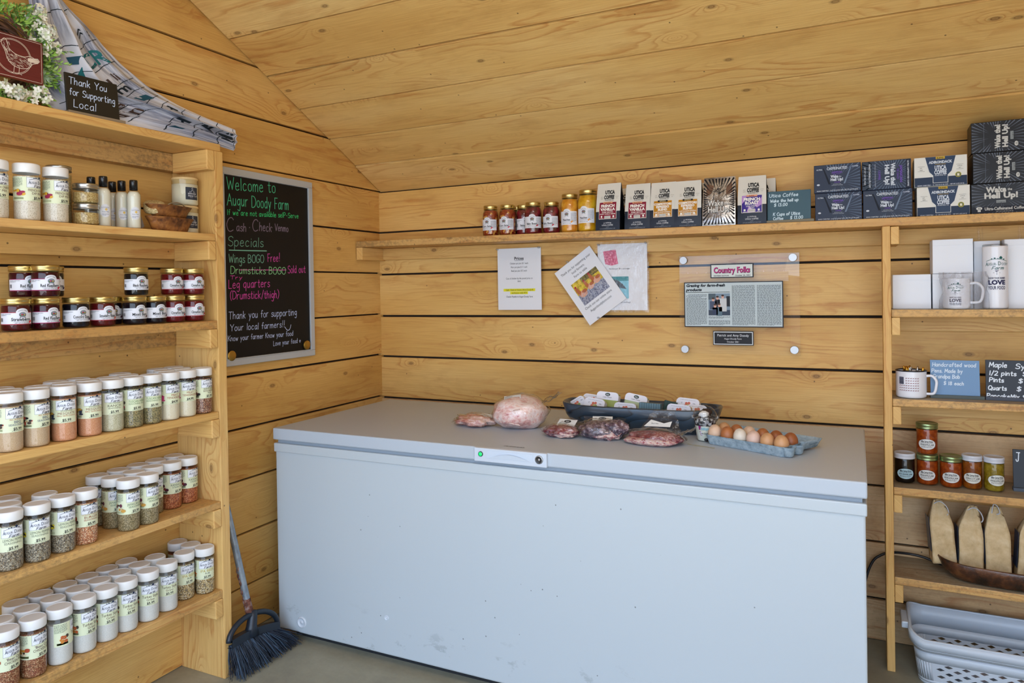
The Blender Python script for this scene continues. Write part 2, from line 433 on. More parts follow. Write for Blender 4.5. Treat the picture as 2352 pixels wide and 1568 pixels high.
class Canvas:
    """Flat artwork in metres (x right, y up), laid on a surface by a mapping fn(x, y, height)."""
    def __init__(s, mb, fn, sub=0, step=.00022, suby=0): s.mb = mb; s.fn = fn; s.sub = sub; s.st = step; s.suby = suby; s.k = 0
    def strip(s, x0, x1, top, bot, m, L=1, n=None):
        n = n or (max(1, math.ceil(abs(x1-x0)/s.sub)) if s.sub else 1)
        xs = [x0+(x1-x0)*i/n for i in range(n+1)]
        h = L*s.st
        tp = [top(x) if callable(top) else top for x in xs]; bt = [bot(x) if callable(bot) else bot for x in xs]
        r = max(1, math.ceil(max(abs(a-b) for a, b in zip(tp, bt))/s.suby)) if s.suby else 1
        vs = [s.fn(x, b+(a-b)*j/r, h) for j in range(r+1) for x, a, b in zip(xs, tp, bt)]
        s.mb.raw(vs, [(j*(n+1)+i, j*(n+1)+i+1, (j+1)*(n+1)+i+1, (j+1)*(n+1)+i) for j in range(r) for i in range(n)], m, bool(s.sub))
    def rect(s, x0, y0, x1, y1, m, L=1): s.strip(x0, x1, y1, y0, m, L)
    def frame(s, x0, y0, x1, y1, w, m, L=2):
        for a in ((x0, y0, x1, y0+w), (x0, y1-w, x1, y1), (x0, y0, x0+w, y1), (x1-w, y0, x1, y1)): s.rect(*a, m, L)
    def ell(s, cx, cy, rx, ry, m, L=2, n=16):
        s.strip(cx-rx, cx+rx, lambda x: cy+ry*math.sqrt(max(0, 1-((x-cx)/rx)**2)), lambda x: cy-ry*math.sqrt(max(0, 1-((x-cx)/rx)**2)), m, L, n)
    def poly(s, pts, m, L=2):
        s.mb.raw([s.fn(x, y, L*s.st) for x, y in pts], [tuple(range(len(pts)))], m, False)
    def line(s, pts, w, m, L=3):
        P = [pts[0]]
        for p in pts[1:]:
            if math.hypot(p[0]-P[-1][0], p[1]-P[-1][1]) > 1e-7: P.append(p)
        if len(P) < 2: return
        s.k = (s.k+1) % 7; h = (L+s.k*.13)*s.st; vs = []; N = len(P)
        for i, p in enumerate(P):
            a, b = P[max(i-1, 0)], P[min(i+1, N-1)]
            dx, dy = b[0]-a[0], b[1]-a[1]; l = math.hypot(dx, dy)
            if l < 1e-9: dx, dy, l = P[i][1]-a[1], a[0]-P[i][0], max(1e-9, math.hypot(P[i][0]-a[0], P[i][1]-a[1]))
            dx /= l; dy /= l; e = -w*.3 if i == 0 else (w*.3 if i == N-1 else 0)
            k = w/2
            if 0 < i < N-1:
                d1 = (p[0]-a[0], p[1]-a[1]); q = abs(d1[0]*dx+d1[1]*dy)/max(1e-9, math.hypot(*d1)); k = w/2/max(.6, q)
            vs += [s.fn(p[0]+dx*e-dy*k, p[1]+dy*e+dx*k, h), s.fn(p[0]+dx*e+dy*k, p[1]+dy*e-dx*k, h)]
        s.mb.raw(vs, [(2*i, 2*i+1, 2*i+3, 2*i+2) for i in range(N-1)], m, False)
    def width(s, t, size, st='r', sx=1, sp=0): return sum(((GL[st, c][2] if c != ' ' else .32)+sp)*size*sx for c in t)
    def text(s, t, x, y, size, m, al='c', st='r', sx=1, shear=0, L=3, rot=0, arc=0, sp=0, fit=0):
        if fit: sx = fit/max(1e-9, s.width(t, size, st, 1, sp))
        w = s.width(t, size, st, sx, sp)
        px = -w/2 if al == 'c' else (-w if al == 'r' else 0)
        ca, sa = math.cos(rot), math.sin(rot); h = L*s.st
        for c in t:
            if c == ' ': px += (.32+sp)*size*sx; continue
            vs, fs, adv = GL[st, c]
            out = []; s.k = (s.k+1) % 3; h = (L+s.k*.2)*s.st
            for vx, vy in vs:
                X = px+(vx+vy*shear)*size*sx; Y = vy*size
                if arc: Y += -arc*(X/(w/2))**2
                out.append(s.fn(x+X*ca-Y*sa, y+X*sa+Y*ca, h))
            s.mb.raw(out, fs, m, False)
            px += (adv+sp)*size*sx
    def hand(s, t, x, y, size, m, w=.0022, al='l', sx=1, sl=.06, rot=0, L=3, fit=0, jit=.25, sp=1.9):
        k = size/10
        tw = sum((HAND[c][0] if c != ' ' else 3.2)+sp for c in t)*k
        if fit: sx = fit/tw
        px = {'l': 0, 'c': -tw*sx/2, 'r': -tw*sx}[al]
        ca, sa = math.cos(rot), math.sin(rot)
        rr = random.Random(hash(t) if 0 else len(t)*13+ord(t[0]))
        for c in t:
            if c == ' ': px += (3.2+sp)*k*sx; continue
            wd, sts = HAND[c]; jy = rr.uniform(-jit, jit)
            for st in sts:
                pts = [(px+(a+b*sl)*k*sx, (b+jy)*k) for a, b in crom(st)]
                s.line([(x+a*ca-b*sa, y+a*sa+b*ca) for a, b in pts], w, m, L)
            px += (wd+sp)*k*sx
    def greek(s, x0, y0, x1, y1, rows, m, L=2, fill=.45, last=.6):
        """lines of print too small to read"""
        dy = (y1-y0)/rows; rr = random.Random(int((x0+y1)*1e5))
        for i in range(rows):
            y = y1-(i+.5)*dy; x = x0; xe = x1 if i < rows-1 else x0+(x1-x0)*last
            while x < xe:
                l = rr.uniform(.02, .07)*(x1-x0)*2; l = min(l, xe-x)
                s.rect(x, y-dy*fill/2, x+l, y+dy*fill/2, m, L); x += l+.012*(x1-x0)+dy*.25
def onY(x0, y0, z0, sgn=-1):           # canvas on a vertical plane facing -y
    return lambda x, y, h: (x0+x, y0+sgn*h, z0+y)
def onCyl(r, z0, a0=0):                # canvas wrapped round a cylinder; x=0 faces angle a0
    return lambda x, y, h: ((r+h)*math.cos(a0+x/r), (r+h)*math.sin(a0+x/r), z0+y)
# ================================================================ setting
WX = -0.02                                     # wall face inside the shelf bay
GAP = mat('gap_shadow', '2A2018', .9)
LZ = [0, .197, .419, .644, .861, 1.086, 1.303, 1.524, 1.744, 1.966, 2.184, 2.407, 2.63, 2.86, 3.1]
BZ = [0, .169, .396, .62, .853, 1.076, 1.294, 1.517, 1.743, 1.966]
def boards_left(mb, y0, y1, x, zs=LZ, m=PINE, t=.022):
    for a, b in zip(zs, zs[1:]):
        d = random.uniform(-.002, .002)
        mb.box(x-t, x+d, y0, y1, a+.003, b-random.uniform(.004, .007), m, 1)
wl_ = MB()
boards_left(wl_, -1.262, .02, 0, LZ[:10])
boards_left(wl_, -3.6, -1.268, WX, LZ[:10])
boards_left(wl_, -3.6, .02, 0, LZ[9:])
wl_.box(-.06, -.045, -3.6, .04, 0, 3.1, GAP)
wl_.box(-.045, -.024, -1.26, .04, 0, 1.96, GAP)
tag(wl_.build('wall_left', bevel=.0018), kind='structure')
wb = MB()
for a, b in zip(BZ, BZ[1:]):
    if b > 1.9: b = 1.962
    d = random.uniform(-.002, .002)
    m = PINE_R if b < .9 else PINE
    wb.box(-.02, 3.9, -d, .022, a+.003, b-random.uniform(.005, .009), m, 0)
wb.box(-.06, 3.95, .024, .038, 0, 2.1, GAP)
tag(wb.build('wall_back', bevel=.0018), kind='structure')
wr_ = MB(); boards_left(wr_, -3.6, .02, 3.922, LZ); tag(wr_.build('wall_right', bevel=.0018), kind='structure')
# ceiling: boards run parallel to the back wall and climb towards the open front
cb = MB()
ang = math.atan(.4961); ca, sa_ = math.cos(ang), math.sin(ang)
cuts = [0.012, -.206, -.408, -.613, -.815, -1.02, -1.225, -1.43, -1.635, -1.84, -2.05]
def slope(y0, y1, sgn, ys, zs):
    Lb = (y0-y1)/ca
    xf = Matrix.Translation((0, ys, zs)) @ Matrix.Rotation(-ang*sgn, 4, 'X')
    g = random.uniform(.005, .009); cb.box(.005, 3.93, -Lb+g, -.0015, random.uniform(0, .009), .028, PINE_C, 0, xf)
for a, b in zip(cuts, cuts[1:]): slope(a, b, 1, a, 1.966-.4961*a)
zr = 1.966+.4961*2.05
for k in range(7): slope(0, -.205, -1, -2.05-.205*k, zr-.4961*.205*k)
cb.box(-.06, 3.93, -2.05, .02, .03, .032, GAP, 0, Matrix.Translation((0, 0, 1.966)) @ Matrix.Rotation(-ang, 4, 'X'))
tag(cb.build('ceiling', bevel=.0015), kind='structure')
# concrete floor
fm = mat('concrete', '9A968A', .75)
t = nd(fm, 'ShaderNodeTexCoord')
n1 = noisen(fm, t.outputs['Object'], 3, 5, .6); n2 = noisen(fm, t.outputs['Object'], 60, 3)
fr = ramp(fm, [(.3, '837F70'), (.5, '98947F'), (.7, 'A9A38E')]); lk(fm, n1, fr.inputs[0])
lk(fm, mixc(fm, vmath(fm, 'MULTIPLY', n2, .25), fr.outputs[0], '6B6A60'), fm.node_tree.nodes['Principled BSDF'].inputs['Base Color'])
bump(fm, n2, .2, .003)
fl = MB(); fl.box(-.06, 3.93, -5.2, .03, -.12, 0, fm); tag(fl.build('floor'), kind='structure')

# ================================================================ left shelving unit
S = dict(a=1.981, b=1.645, c=1.3275, d=.991, e=.66, f=.333)     # shelf tops
u = thing('shelving_unit', 'tall pine shelving unit on the left wall full of jars', 'shelves', (0, -1.265, 0))
def put(mb, name, bevel=.002): o = mb.build(name, u, bevel); o.location = (0, 1.265, 0); return o
for k, (z, th, led) in dict(a=(S['a'], .028, .067), b=(S['b'], .025, .063), c=(S['c'], .03, .063), d=(S['d'], .025, .06), e=(S['e'], .025, .06), f=(S['f'], .03, .06)).items():
    m = MB(); m.box(WX, .206 if k != 'a' else .2, -2.75, -1.286 if k != 'a' else -1.25, z-th, z, PINE_S if k in 'abd' else PINE_T, 1); put(m, 'shelf_board', .0025)
    m = MB(); m.box(WX, .028, -2.75, -1.287, z-th-led, z-th-.001, PINE_D if k in 'ac' else PINE_S, 1); put(m, 'ledger')
    m = MB(); m.box(.029, .21, -1.322, -1.287, z-th-led-.008, z-th-.001, PINE_S, 0); put(m, 'cleat', .004)
for y in (-1.285, -2.79):
    m = MB(); m.box(WX, .208, y, y+.038, 0, S['a']-.029, PINE_S, 2); put(m, 'post', .003)

# long shelf over the freezer
u = thing('wall_shelf', 'long rough sawn pine shelf across the back wall holding coffee', 'shelf', (1.4, -.1, 1.66))
def put2(mb, name, bevel=.002): o = mb.build(name, u, bevel); o.location = (-1.4, .1, -1.66); return o
tl = Matrix.Translation((0, 0, 1.685)) @ Matrix.Rotation(math.atan(.0082), 4, 'Y')
m = MB(); m.box(.004, 3.75, -.207, -.003, -.031, 0, PINE_T, 0, tl); put2(m, 'shelf_board', .003)
m = MB(); m.box(.043, 3.75, -.03, -.003, -.092, -.032, PINE_S, 0, tl); put2(m, 'ledger')
m = MB(); m.box(.004, .042, -.206, -.003, -.096, -.032, PINE_S, 1, tl); put2(m, 'cleat')
def BSZ(x): return 1.685-.0082*x

# right shelving unit
u = thing('shelving_unit', 'pine shelving unit to the right of the freezer with mugs and jam', 'shelves', (2.43, -.12, 0))
def put3(mb, name, bevel=.002): o = mb.build(name, u, bevel); o.location = (-2.43, .12, 0); return o
RS = dict(a=1.328, b=1.003, c=.68, d=.351)
m = MB(); m.box(2.414, 2.4405, -.238, -.13, 0, 1.632, PINE_S, 2); put3(m, 'post')
m = MB(); m.box(3.6, 3.63, -.238, -.003, 0, 1.62, PINE_S, 2); put3(m, 'post')
m = MB(); m.box(2.4415, 2.469, -.236, -.033, 1.565, 1.63, PINE_S, 1); put3(m, 'cleat', .003)
for z in RS.values():
    m = MB(); m.box(2.4415, 3.599, -.237, -.003, z-.028, z, PINE_T, 0, top=PINE_G); put3(m, 'shelf_board', .003)
    m = MB(); m.box(2.4415, 2.469, -.236, -.03, z-.094, z-.029, PINE_S, 1); put3(m, 'cleat', .003)
    m = MB(); m.box(2.47, 3.599, -.026, -.003, z-.09, z-.029, PINE_S, 0); put3(m, 'ledger')

# ================================================================ chalkboard on the left wall
BLK = mat('chalk_black', '131314', .5, spec=.25)
ALU = mat('aluminium', 'BEC6CE', .35, .25)
cbd = thing('chalkboard', 'black welcome chalkboard with handwritten specials in a silver frame', 'chalkboard', (.002, -.81, 1.13))
y0, y1, z0, z1 = -1.096, -.547, 1.128, 1.943
m = MB(); m.box(.004, .012, y0+.01, y1-.01, z0+.01, z1-.01, BLK)
cv = Canvas(m, lambda x, y, h: (.0123+h, x+.0075, y))
cg = lambda c: mat('chalk_'+c, c, .8)
G1, G2, PK, WH, GR, TE = cg('4FC092'), cg('3FDB85'), cg('D64FB0'), cg('BCCBF2'), cg('84768C'), cg('7FBFA8')
GE = cg('8FD59A')
for t, x, y, x2, yy2, h, col, w in (("Welcome to", -1.058, 1.852, -.779, 1.869, .05, G1, .0042), ("Augur Doody Farm", -1.059, 1.788, -.701, 1.800, .048, G1, .0042),
        ("If we are not available selP-Serve", -1.06, 1.748, -.641, 1.768, .022, G2, .0027), ("Specials", -1.058, 1.621, -.858, 1.625, .04, TE, .003),
        ("Wings BOGO", -1.056, 1.553, -.86, 1.557, .034, TE, .0034), ("Free!", -.84, 1.562, -.763, 1.566, .034, PK, .0034),
        ("Drumsticks BOGO", -1.047, 1.507, -.73, 1.509, .031, GE, .0036), ("Sold out", -.719, 1.514, -.601, 1.519, .033, PK, .0034),
        ("Try", -1.051, 1.485, -.981, 1.486, .014, PK, .003), ("Leg quarters", -1.059, 1.447, -.827, 1.453, .035, PK, .0036),
        ("(Drumstick/thigh)", -1.053, 1.402, -.773, 1.404, .033, PK, .0036), ("Thank you for supporting", -1.063, 1.321, -.664, 1.322, .03, WH, .0034),
        ("Your local farmers!!", -1.056, 1.272, -.741, 1.272, .027, WH, .0034), ("Know your farmer Know your food", -1.068, 1.231, -.691, 1.230, .022, WH, .0027),
        ("Love your food <", -.817, 1.193, -.643, 1.195, .021, WH, .0027)):
    L = math.hypot(x2-x, yy2-y)
    cv.hand(t, x, y, h, col, w*.75, rot=math.atan2(yy2-y, x2-x), fit=L)
for t, x, h in (("C", -1.064, .057), ("ash", -1.012, .034), ("*", -.945, .034), ("C", -.925, .05), ("heck", -.885, .037), ("*", -.815, .034), ("Venmo", -.795, .03)):
    cv.hand(t, x, 1.682+(x+1.064)*.07, h, GR, .0032, sx=.75 if len(t) > 3 else .85)
cv.line([(-1.053, 1.604), (-.95, 1.606), (-.847, 1.609)], .004, TE)
cv.line([(-.999, 1.524), (-.73, 1.528)], .003, PK)
cv.line(crom([(-.745, 1.272), (-.73, 1.257), (-.715, 1.26), (-.706, 1.28)]), .003, WH)
m.build('writing_panel', cbd).location = (-.002, .81, -1.13)
m = MB(); w = .027
for a in ((y0, y1, z0, z0+w), (y0, y1, z1-w, z1), (y0, y0+w, z0+w, z1-w), (y1-w, y1, z0+w, z1-w)):
    m.box(.003, .02, *a, ALU)
for a in ((y0+w-.004, y1-w+.004, z0+w-.002, z0+w+.004), (y0+w-.004, y1-w+.004, z1-w-.004, z1-w+.002)): m.box(.003, .0225, *a, ALU)
m.build('frame', cbd, .003).location = (-.002, .81, -1.13)
BRASS = mat('brass_magnet', 'B8974A', .3, .9)
for (y, z), wh in (((-1.049, 1.171), 'lower left'), ((-.605, 1.181), 'lower right')):
    m = MB(); m.lathe([(0, 0), (.019, 0), (.021, .002), (.021, .009), (.021, .009), (.019, .011), (0, .011)], BRASS, 24)
    o = m.build('magnet'); o.location = (.013, y, z); o.rotation_euler = (0, R(90), 0)
    tag(o, 'round brass coloured magnet in the %s corner of the chalkboard' % wh, 'magnet', 'chalkboard magnets')

# ================================================================ papers pinned to the back wall
BK = ink('20242C'); DK = ink('3C4148')
YEL = ink('E6E02C')
PINM = clear('pin_plastic', (.85, .9, .95), .05, 1.5, .15)
def pins(par, pts):
    for x, z in pts:
        m = MB(); m.lathe([(0, 0), (.005, 0), (.004, .004), (.0025, .006), (.0025, .012), (.0045, .014), (.0045, .016), (0, .016)], PINM, 12)
        o = m.build('push_pin', par); o.rotation_euler = (R(90), 0, 0); o.location = (x, -.004, z)
def sheet(name, label, w, h, loc, rot, border=.006):
    """laminated page; canvas origin is the page's centre"""
    t = thing(name, label, 'paper', loc)
    t.rotation_euler = (0, rot, 0)
    m = MB(); m.box(-w/2, w/2, -.0012, 0, -h/2, h/2, PAPER)
    cv = Canvas(m, lambda x, y, hh: (x, -.0013-hh, y))
    return t, m, cv
def film(t, w, h, b=.007, seed=0):
    m = MB()
    def fn(a, c):
        x = (a-.5)*(w+2*b); z = (c-.5)*(h+2*b)
        return (x, -.004-.0025*noise.noise(Vector((x*9, z*9, seed))), z)
    m.grid(fn, 12, 16, SLEEVE); return m.build('plastic_sleeve', t)
t, m, cv = sheet('price_list', 'white price list headed Prices in a clear sleeve on the back wall', .233, .3, (.85, -.034, 1.474), 0)
cv.text('Prices', 0, .093, .021, BK, st='b'); cv.rect(-.024, .0885, .024, .0898, BK)
for s_, y in (('Chicken pot pies $11 each', .072), ('Ham pot pies $ 11 each', .054), ('Beef pot pies $12 each', .036), ('Cuts of chicken by the pound price on', -.001), ('label.', -.0145)):
    cv.text(s_, 0, y, .0125, BK, sx=.72)
cv.rect(-.086, -.06, .084, -.047, YEL, 1); cv.rect(-.05, -.074, .045, -.061, YEL, 1)
for s_, y in (('Cash, Check or Venmo (Amy-Doody-4)', -.057), ('verification code 9191', -.0715), ('Checks Payable to Augur-Doody Farm', -.09)):
    cv.text(s_, 0, y, .0125, BK, sx=.72)
m.build('page', t); film(t, .233, .3, seed=1); pins(t, ((-.112, .147), (.11, .149)))
t, m, cv = sheet('meat_poster', 'white page with a pink ground beef picture in a shiny loose sleeve', .232, .303, (1.3675, -.034, 1.4725), R(.3))
BEEF = mottle('beef_print', 'B23A62', 'D65A80', 'E88AA6', 160, .6, 0)
cv.poly([(-.09, .118), (-.03, .125), (-.018, .06), (-.05, .052), (-.08, .06)], BEEF, 2)
cv.text('Hamburger $6 a package.', -.013, .035, .0095, DK, al='c')
cv.rect(-.08, -.098, .03, .002, ink('7FC3D6'), 1); cv.rect(-.08, -.018, .03, .002, ink('2E8C96'), 2)
cv.poly([(-.07, -.02), (-.01, -.05), (.02, -.055), (.005, -.035), (-.02, -.015), (-.04, -.01)], ink('4A5A66'), 2)
cv.text('Pork chops $5 per package', -.02, -.118, .0105, DK)
m.build('page', t)
m = MB(); rr = random.Random(3)
m.grid(lambda a, c: ((a-.5)*.25, -.006-.006*abs(noise.noise(Vector((a*5, c*6, 4))))*(1+2*max(0, a-.5)), (c-.5)*.322), 20, 26, FILM)
m.build('plastic_sleeve', t); pins(t, ((-.108, .149), (.112, .151)))
t, m, cv = sheet('flyer', 'tilted laminated flyer with a hen photograph thanking customers', .216, .3, (1.214, -.044, 1.4355), R(-33.5))
t.rotation_euler = (0, R(-35.3), 0)
for s_, y in (('Thank you for supporting your', .113), ('local farmers.', .092), ('Farm to table', .071)): cv.text(s_, 0, y, .0165, BK, sx=.84)
for s_, y in (('Check out our online store', -.082), ('Augurdoodyfarm.com', -.104)): cv.text(s_, -.004, y, .0165, BK, sx=.84)
GRS = mottle('grass_print', '4A4C62', '8E93A8', 'B9BCC0', 210, .6, 0); FLD = mottle('field_print', '8A7A20', 'D2B52E', 'E8CF4A', 60, .6, 0); TRE = mottle('tree_print', '3A3A1E', '6E6430', 'A08A3A', 90, .6, 0)
cv.rect(-.074, -.062, .076, .056, FLD, 1); cv.rect(-.074, -.062, .076, -.008, GRS, 2); cv.rect(-.02, .03, .076, .056, TRE, 2)
HEN = ink('B5683C'); HEN2 = ink('D8A58C'); RED = ink('A82A3C')
for hx, hy, k in ((-.045, -.012, 1), (.005, -.004, .9), (.045, .004, 1)):
    cv.ell(hx, hy, .021*k, .016*k, HEN2, 3); cv.poly([(hx-.021*k, hy-.002), (hx-.005*k, hy+.012*k), (hx-.012*k, hy+.04*k), (hx-.022*k, hy+.042*k), (hx-.026*k, hy+.03*k)], HEN, 4)
    cv.ell(hx-.018*k, hy+.045*k, .006*k, .004*k, RED, 5, 8); cv.ell(hx+.012*k, hy+.008*k, .014*k, .008*k, HEN, 4)
rr = random.Random(9)
for i in range(60):
    x = rr.uniform(-.074, .07); y = rr.uniform(-.062, -.014); cv.line([(x, y), (x+.004, y+.012)], .001, ink('C9CCD8') if i % 2 else ink('5A5F7E'), 6)
m.build('page', t); film(t, .216, .3, seed=2)
pins(t, ((-.02, .152), (-.05, -.146)))

# ================================================================ acrylic newspaper plaque
t = thing('plaque', 'clear acrylic plaque holding a framed newspaper article on steel standoffs', 'plaque', (1.871, -.03, 1.346))
m = MB(); m.box(-.245, .247, -.004, .004, -.213, .211, ACRYL); m.build('acrylic_sheet', t, .001)
for x, z in ((-.225, .192), (.222, .19), (.224, -.19), (-.223, -.196)):
    m = MB(); m.lathe([(.012, -.005), (.012, .027), (.012, .027), (0, .027)], STEEL, 24)
    m.lathe([(0, -.012), (.0158, -.012), (.0158, -.012), (.0168, -.011), (.0168, -.011), (.0168, -.0055), (.0168, -.0055), (0, -.0055)], STEEL, 28, smooth=False)
    o = m.build('standoff', t); o.rotation_euler = (R(-90), 0, 0); o.location = (x, 0, z)
BDR = ink('1C1E26', .4); CREAM = ink('D8E0DC'); NEWS = ink('C4D2D6')
def panel(name, x0, z0, x1, z1, bg, bw=.005):
    m = MB(); m.box(x0, x1, -.0065, -.0042, z0, z1, BDR); cv = Canvas(m, lambda x, y, h: (x, -.0066-h, y))
    cv.rect(x0+bw, z0+bw, x1-bw, z1-bw, bg, 1); return m, cv
m, cv = panel('x', -.11, .112, .067, .172, CREAM, .004)
MAG = ink('C23A86')
cv.text('Country Folks', -.021, .1335, .034, BK, st='h', fit=.15, L=2); cv.text('Country Folks', -.022, .1345, .034, MAG, st='b', fit=.15, L=3)
cv.text('EASTERN EDITION', -.096, .119, .0075, BK, al='l', st='b'); cv.text('October 20, 2021', .055, .119, .0085, BK, al='r', st='b'); m.build('masthead', t)
m, cv = panel('x', -.224, -.0985, .183, .0955, NEWS, .004)
cv.text('Grazing for farm-fresh', -.215, .076, .0165, BK, al='l', st='h', shear=.2, fit=.165); cv.text('products', -.215, .0575, .0165, BK, al='l', st='h', shear=.2, fit=.066)
cv.rect(-.215, .0505, -.03, .0525, BK)
GK = ink('5A666E')
cv.text('C', -.215, .03, .014, BK, al='l')
for a in ((-.205, .028, -.127, .044, 4), (-.215, -.09, -.127, .028, 31), (-.12, -.062, -.03, -.052, 3), (-.12, -.09, -.03, -.068, 6), (-.022, -.09, .072, .08, 46), (.08, -.09, .175, .08, 46)): cv.greek(*a, GK, fill=.5, last=.7)
cv.rect(-.12, -.048, -.03, .046, ink('7E94A6'), 2); cv.rect(-.12, -.048, -.03, -.025, ink('3E4A5C'), 3); cv.rect(-.12, .02, -.09, .046, ink('54646E'), 3); cv.rect(-.045, -.01, -.03, .034, ink('2A3038'), 3)
SK = ink('D6A898')
for px_, pz, hw, hh, cl in ((-.1, .0, .014, .022, '4E5870'), (-.082, .008, .01, .02, '2E2E38'), (-.06, .004, .016, .035, 'C9CED0'), (-.092, -.026, .011, .02, '3A4660'), (-.075, -.026, .012, .024, '5F7684')):
    cv.rect(px_-hw, pz-hh, px_+hw, pz+hh*.6, ink(cl), 4); cv.ell(px_, pz+hh*.6+.007, .006, .008, SK, 5, 8); cv.ell(px_, pz+hh*.6+.012, .006, .004, ink('4A3A34'), 6, 8)
m.build('article', t)
m, cv = panel('x', -.103, -.1755, .064, -.115, ink('E4EAEC'), .003)
cv.rect(-.097, -.1695, .058, -.121, ink('10141C', .25), 2)
PW = ink('E8ECF2')
cv.text('Patrick and Amy Doody', -.02, -.138, .014, PW, fit=.13); cv.text('Augur-Doody Farm', -.02, -.151, .0095, PW, fit=.072); cv.text('October 2021', -.02, -.164, .0095, PW, fit=.05)
m.build('name_plate', t)

# ================================================================ barn across the yard, mirrored in the plaque
t = thing('barn', 'low barn with a white ribbed metal roof across the yard outside', 'building', (-2.5, -14, 0))
m = MB(); m.box(-5, 3.6, -1.5, 1.5, -.6, 1.62, mat('barn_siding', '8A6A52', .8)); m.build('walls', t)
m = MB(); RF = mat('metal_roof', 'E4E6EA', .4)
for i in range(46):
    x = -5.2+.19*i; m.raw([(x, 1.9, 1.68), (x+.15, 1.9, 1.68), (x+.165, 1.9, 1.73), (x+.19, 1.9, 1.68), (x, -2.5, 3.9), (x+.15, -2.5, 3.9), (x+.165, -2.5, 3.95), (x+.19, -2.5, 3.9)], [(0, 1, 5, 4), (1, 2, 6, 5), (2, 3, 7, 6)], RF, False)
m.build('roof', t)
m = MB(); m.box(-5.25, 3.6, 1.84, 1.92, 1.5, 1.69, mat('barn_fascia', 'C2C6CC', .5)); m.build('fascia', t)
# ================================================================ logo used on labels
NAVY = ink('1E2C4A'); INKB = ink('1A1C20'); TEAL = ink('1F5E5A')
def farm_logo(cv, x, y, k, c1=NAVY, c2=INKB, L=4):
    """barn-and-trees skyline over AUGUR-DOODY Farm; k = width in metres"""
    cv.line(crom([(x-.45*k, y+.2*k), (x-.2*k, y+.29*k), (x+.1*k, y+.3*k), (x+.48*k, y+.19*k)]), .018*k, c2, L)
    for dx, dy, w, h in ((-.2, .3, .05, .04), (-.08, .32, .07, .05), (.05, .31, .04, .035), (.17, .31, .12, .07), (.3, .27, .06, .05)):
        cv.rect(x+(dx-w/2)*k, y+dy*k, x+(dx+w/2)*k, y+(dy+h)*k, c1, L)
    cv.poly([(x+.09*k, y+.37*k), (x+.25*k, y+.37*k), (x+.17*k, y+.45*k)], c1, L)
    cv.text('A', x-.42*k, y-.03*k, .27*k, c1, sx=.7, L=L); cv.text('UGUR-', x-.18*k, y, .18*k, c1, sx=.68, L=L)
    cv.text('D', x+.11*k, y-.0*k, .27*k, c1, sx=.7, L=L); cv.text('OODY', x+.36*k, y, .18*k, c1, sx=.62, L=L)
    cv.hand('Farm', x-.2*k, y-.2*k, .15*k, c2, .022*k, sl=.3, L=L, sx=1.2)

# ================================================================ seasoning shakers
LBL = ink('DCE3C2', .45); LBW = ink('E6EAF0', .45)
CONT = dict(
 bbq=speck('bbq_powder', ['C8AC88', 'D0B692', 'BFA07C', 'CBB08E'], 900), mesq=speck('mesquite_powder', ['CF8E62', 'D69C74', 'C88258', 'DDA680'], 900),
 ranch=speck('ranch_powder', ['BDB897', 'C9C4A4', 'A9A682', 'D0CBB0'], 800), tusc=speck('tuscan_herbs', ['6E6848', '8C8458', '4E4A34', 'A59A70', '9C8A5A'], 420),
 meat=speck('tenderizer', ['E2D9BC', 'E6DEC4', 'DED4B6'], 900), kent=speck('bourbon_rub', ['6A3A26', '8A5238', '4A2A22', 'A9785A', 'B89A80'], 420),
 lemon=speck('lemon_pepper', ['8C8068', '5E564A', 'A79C84', '443E38', 'B8AE98', '76603E'], 480), burger=speck('burger_seasoning', ['C07A4C', 'D8A478', 'A85A34', 'E0C4A0', '8E5A3A'], 420),
 jam=speck('jerk_seasoning', ['8C7C54', 'A08E66', '70623E', 'B5A582', '5E5434'], 520), kans=speck('steak_rub', ['9C4E28', 'B8683A', '7A3A1E', 'C88A5A', '8A4424'], 480),
 turk=speck('gravy_powder', ['D2D1CB', 'D8D7D1', 'CDCCC6'], 700, bmp=.1), ipa=speck('ipa_rub', ['A68C5A', '6E5C40', 'C8B488', '4E4438', 'B89A5E', 'D6CCB0'], 420),
 chick=speck('chicken_rub', ['8E5A36', 'A87450', '6E4226', 'C09A74', '7A3420'], 440), onion=speck('dip_mix', ['D8CFBC', 'DED6C6', 'D2C8B4', 'BEB49C', 'DAD2C0', 'DCD4C4'], 520, bmp=.1))
def C_(c): return ink(c, .5)
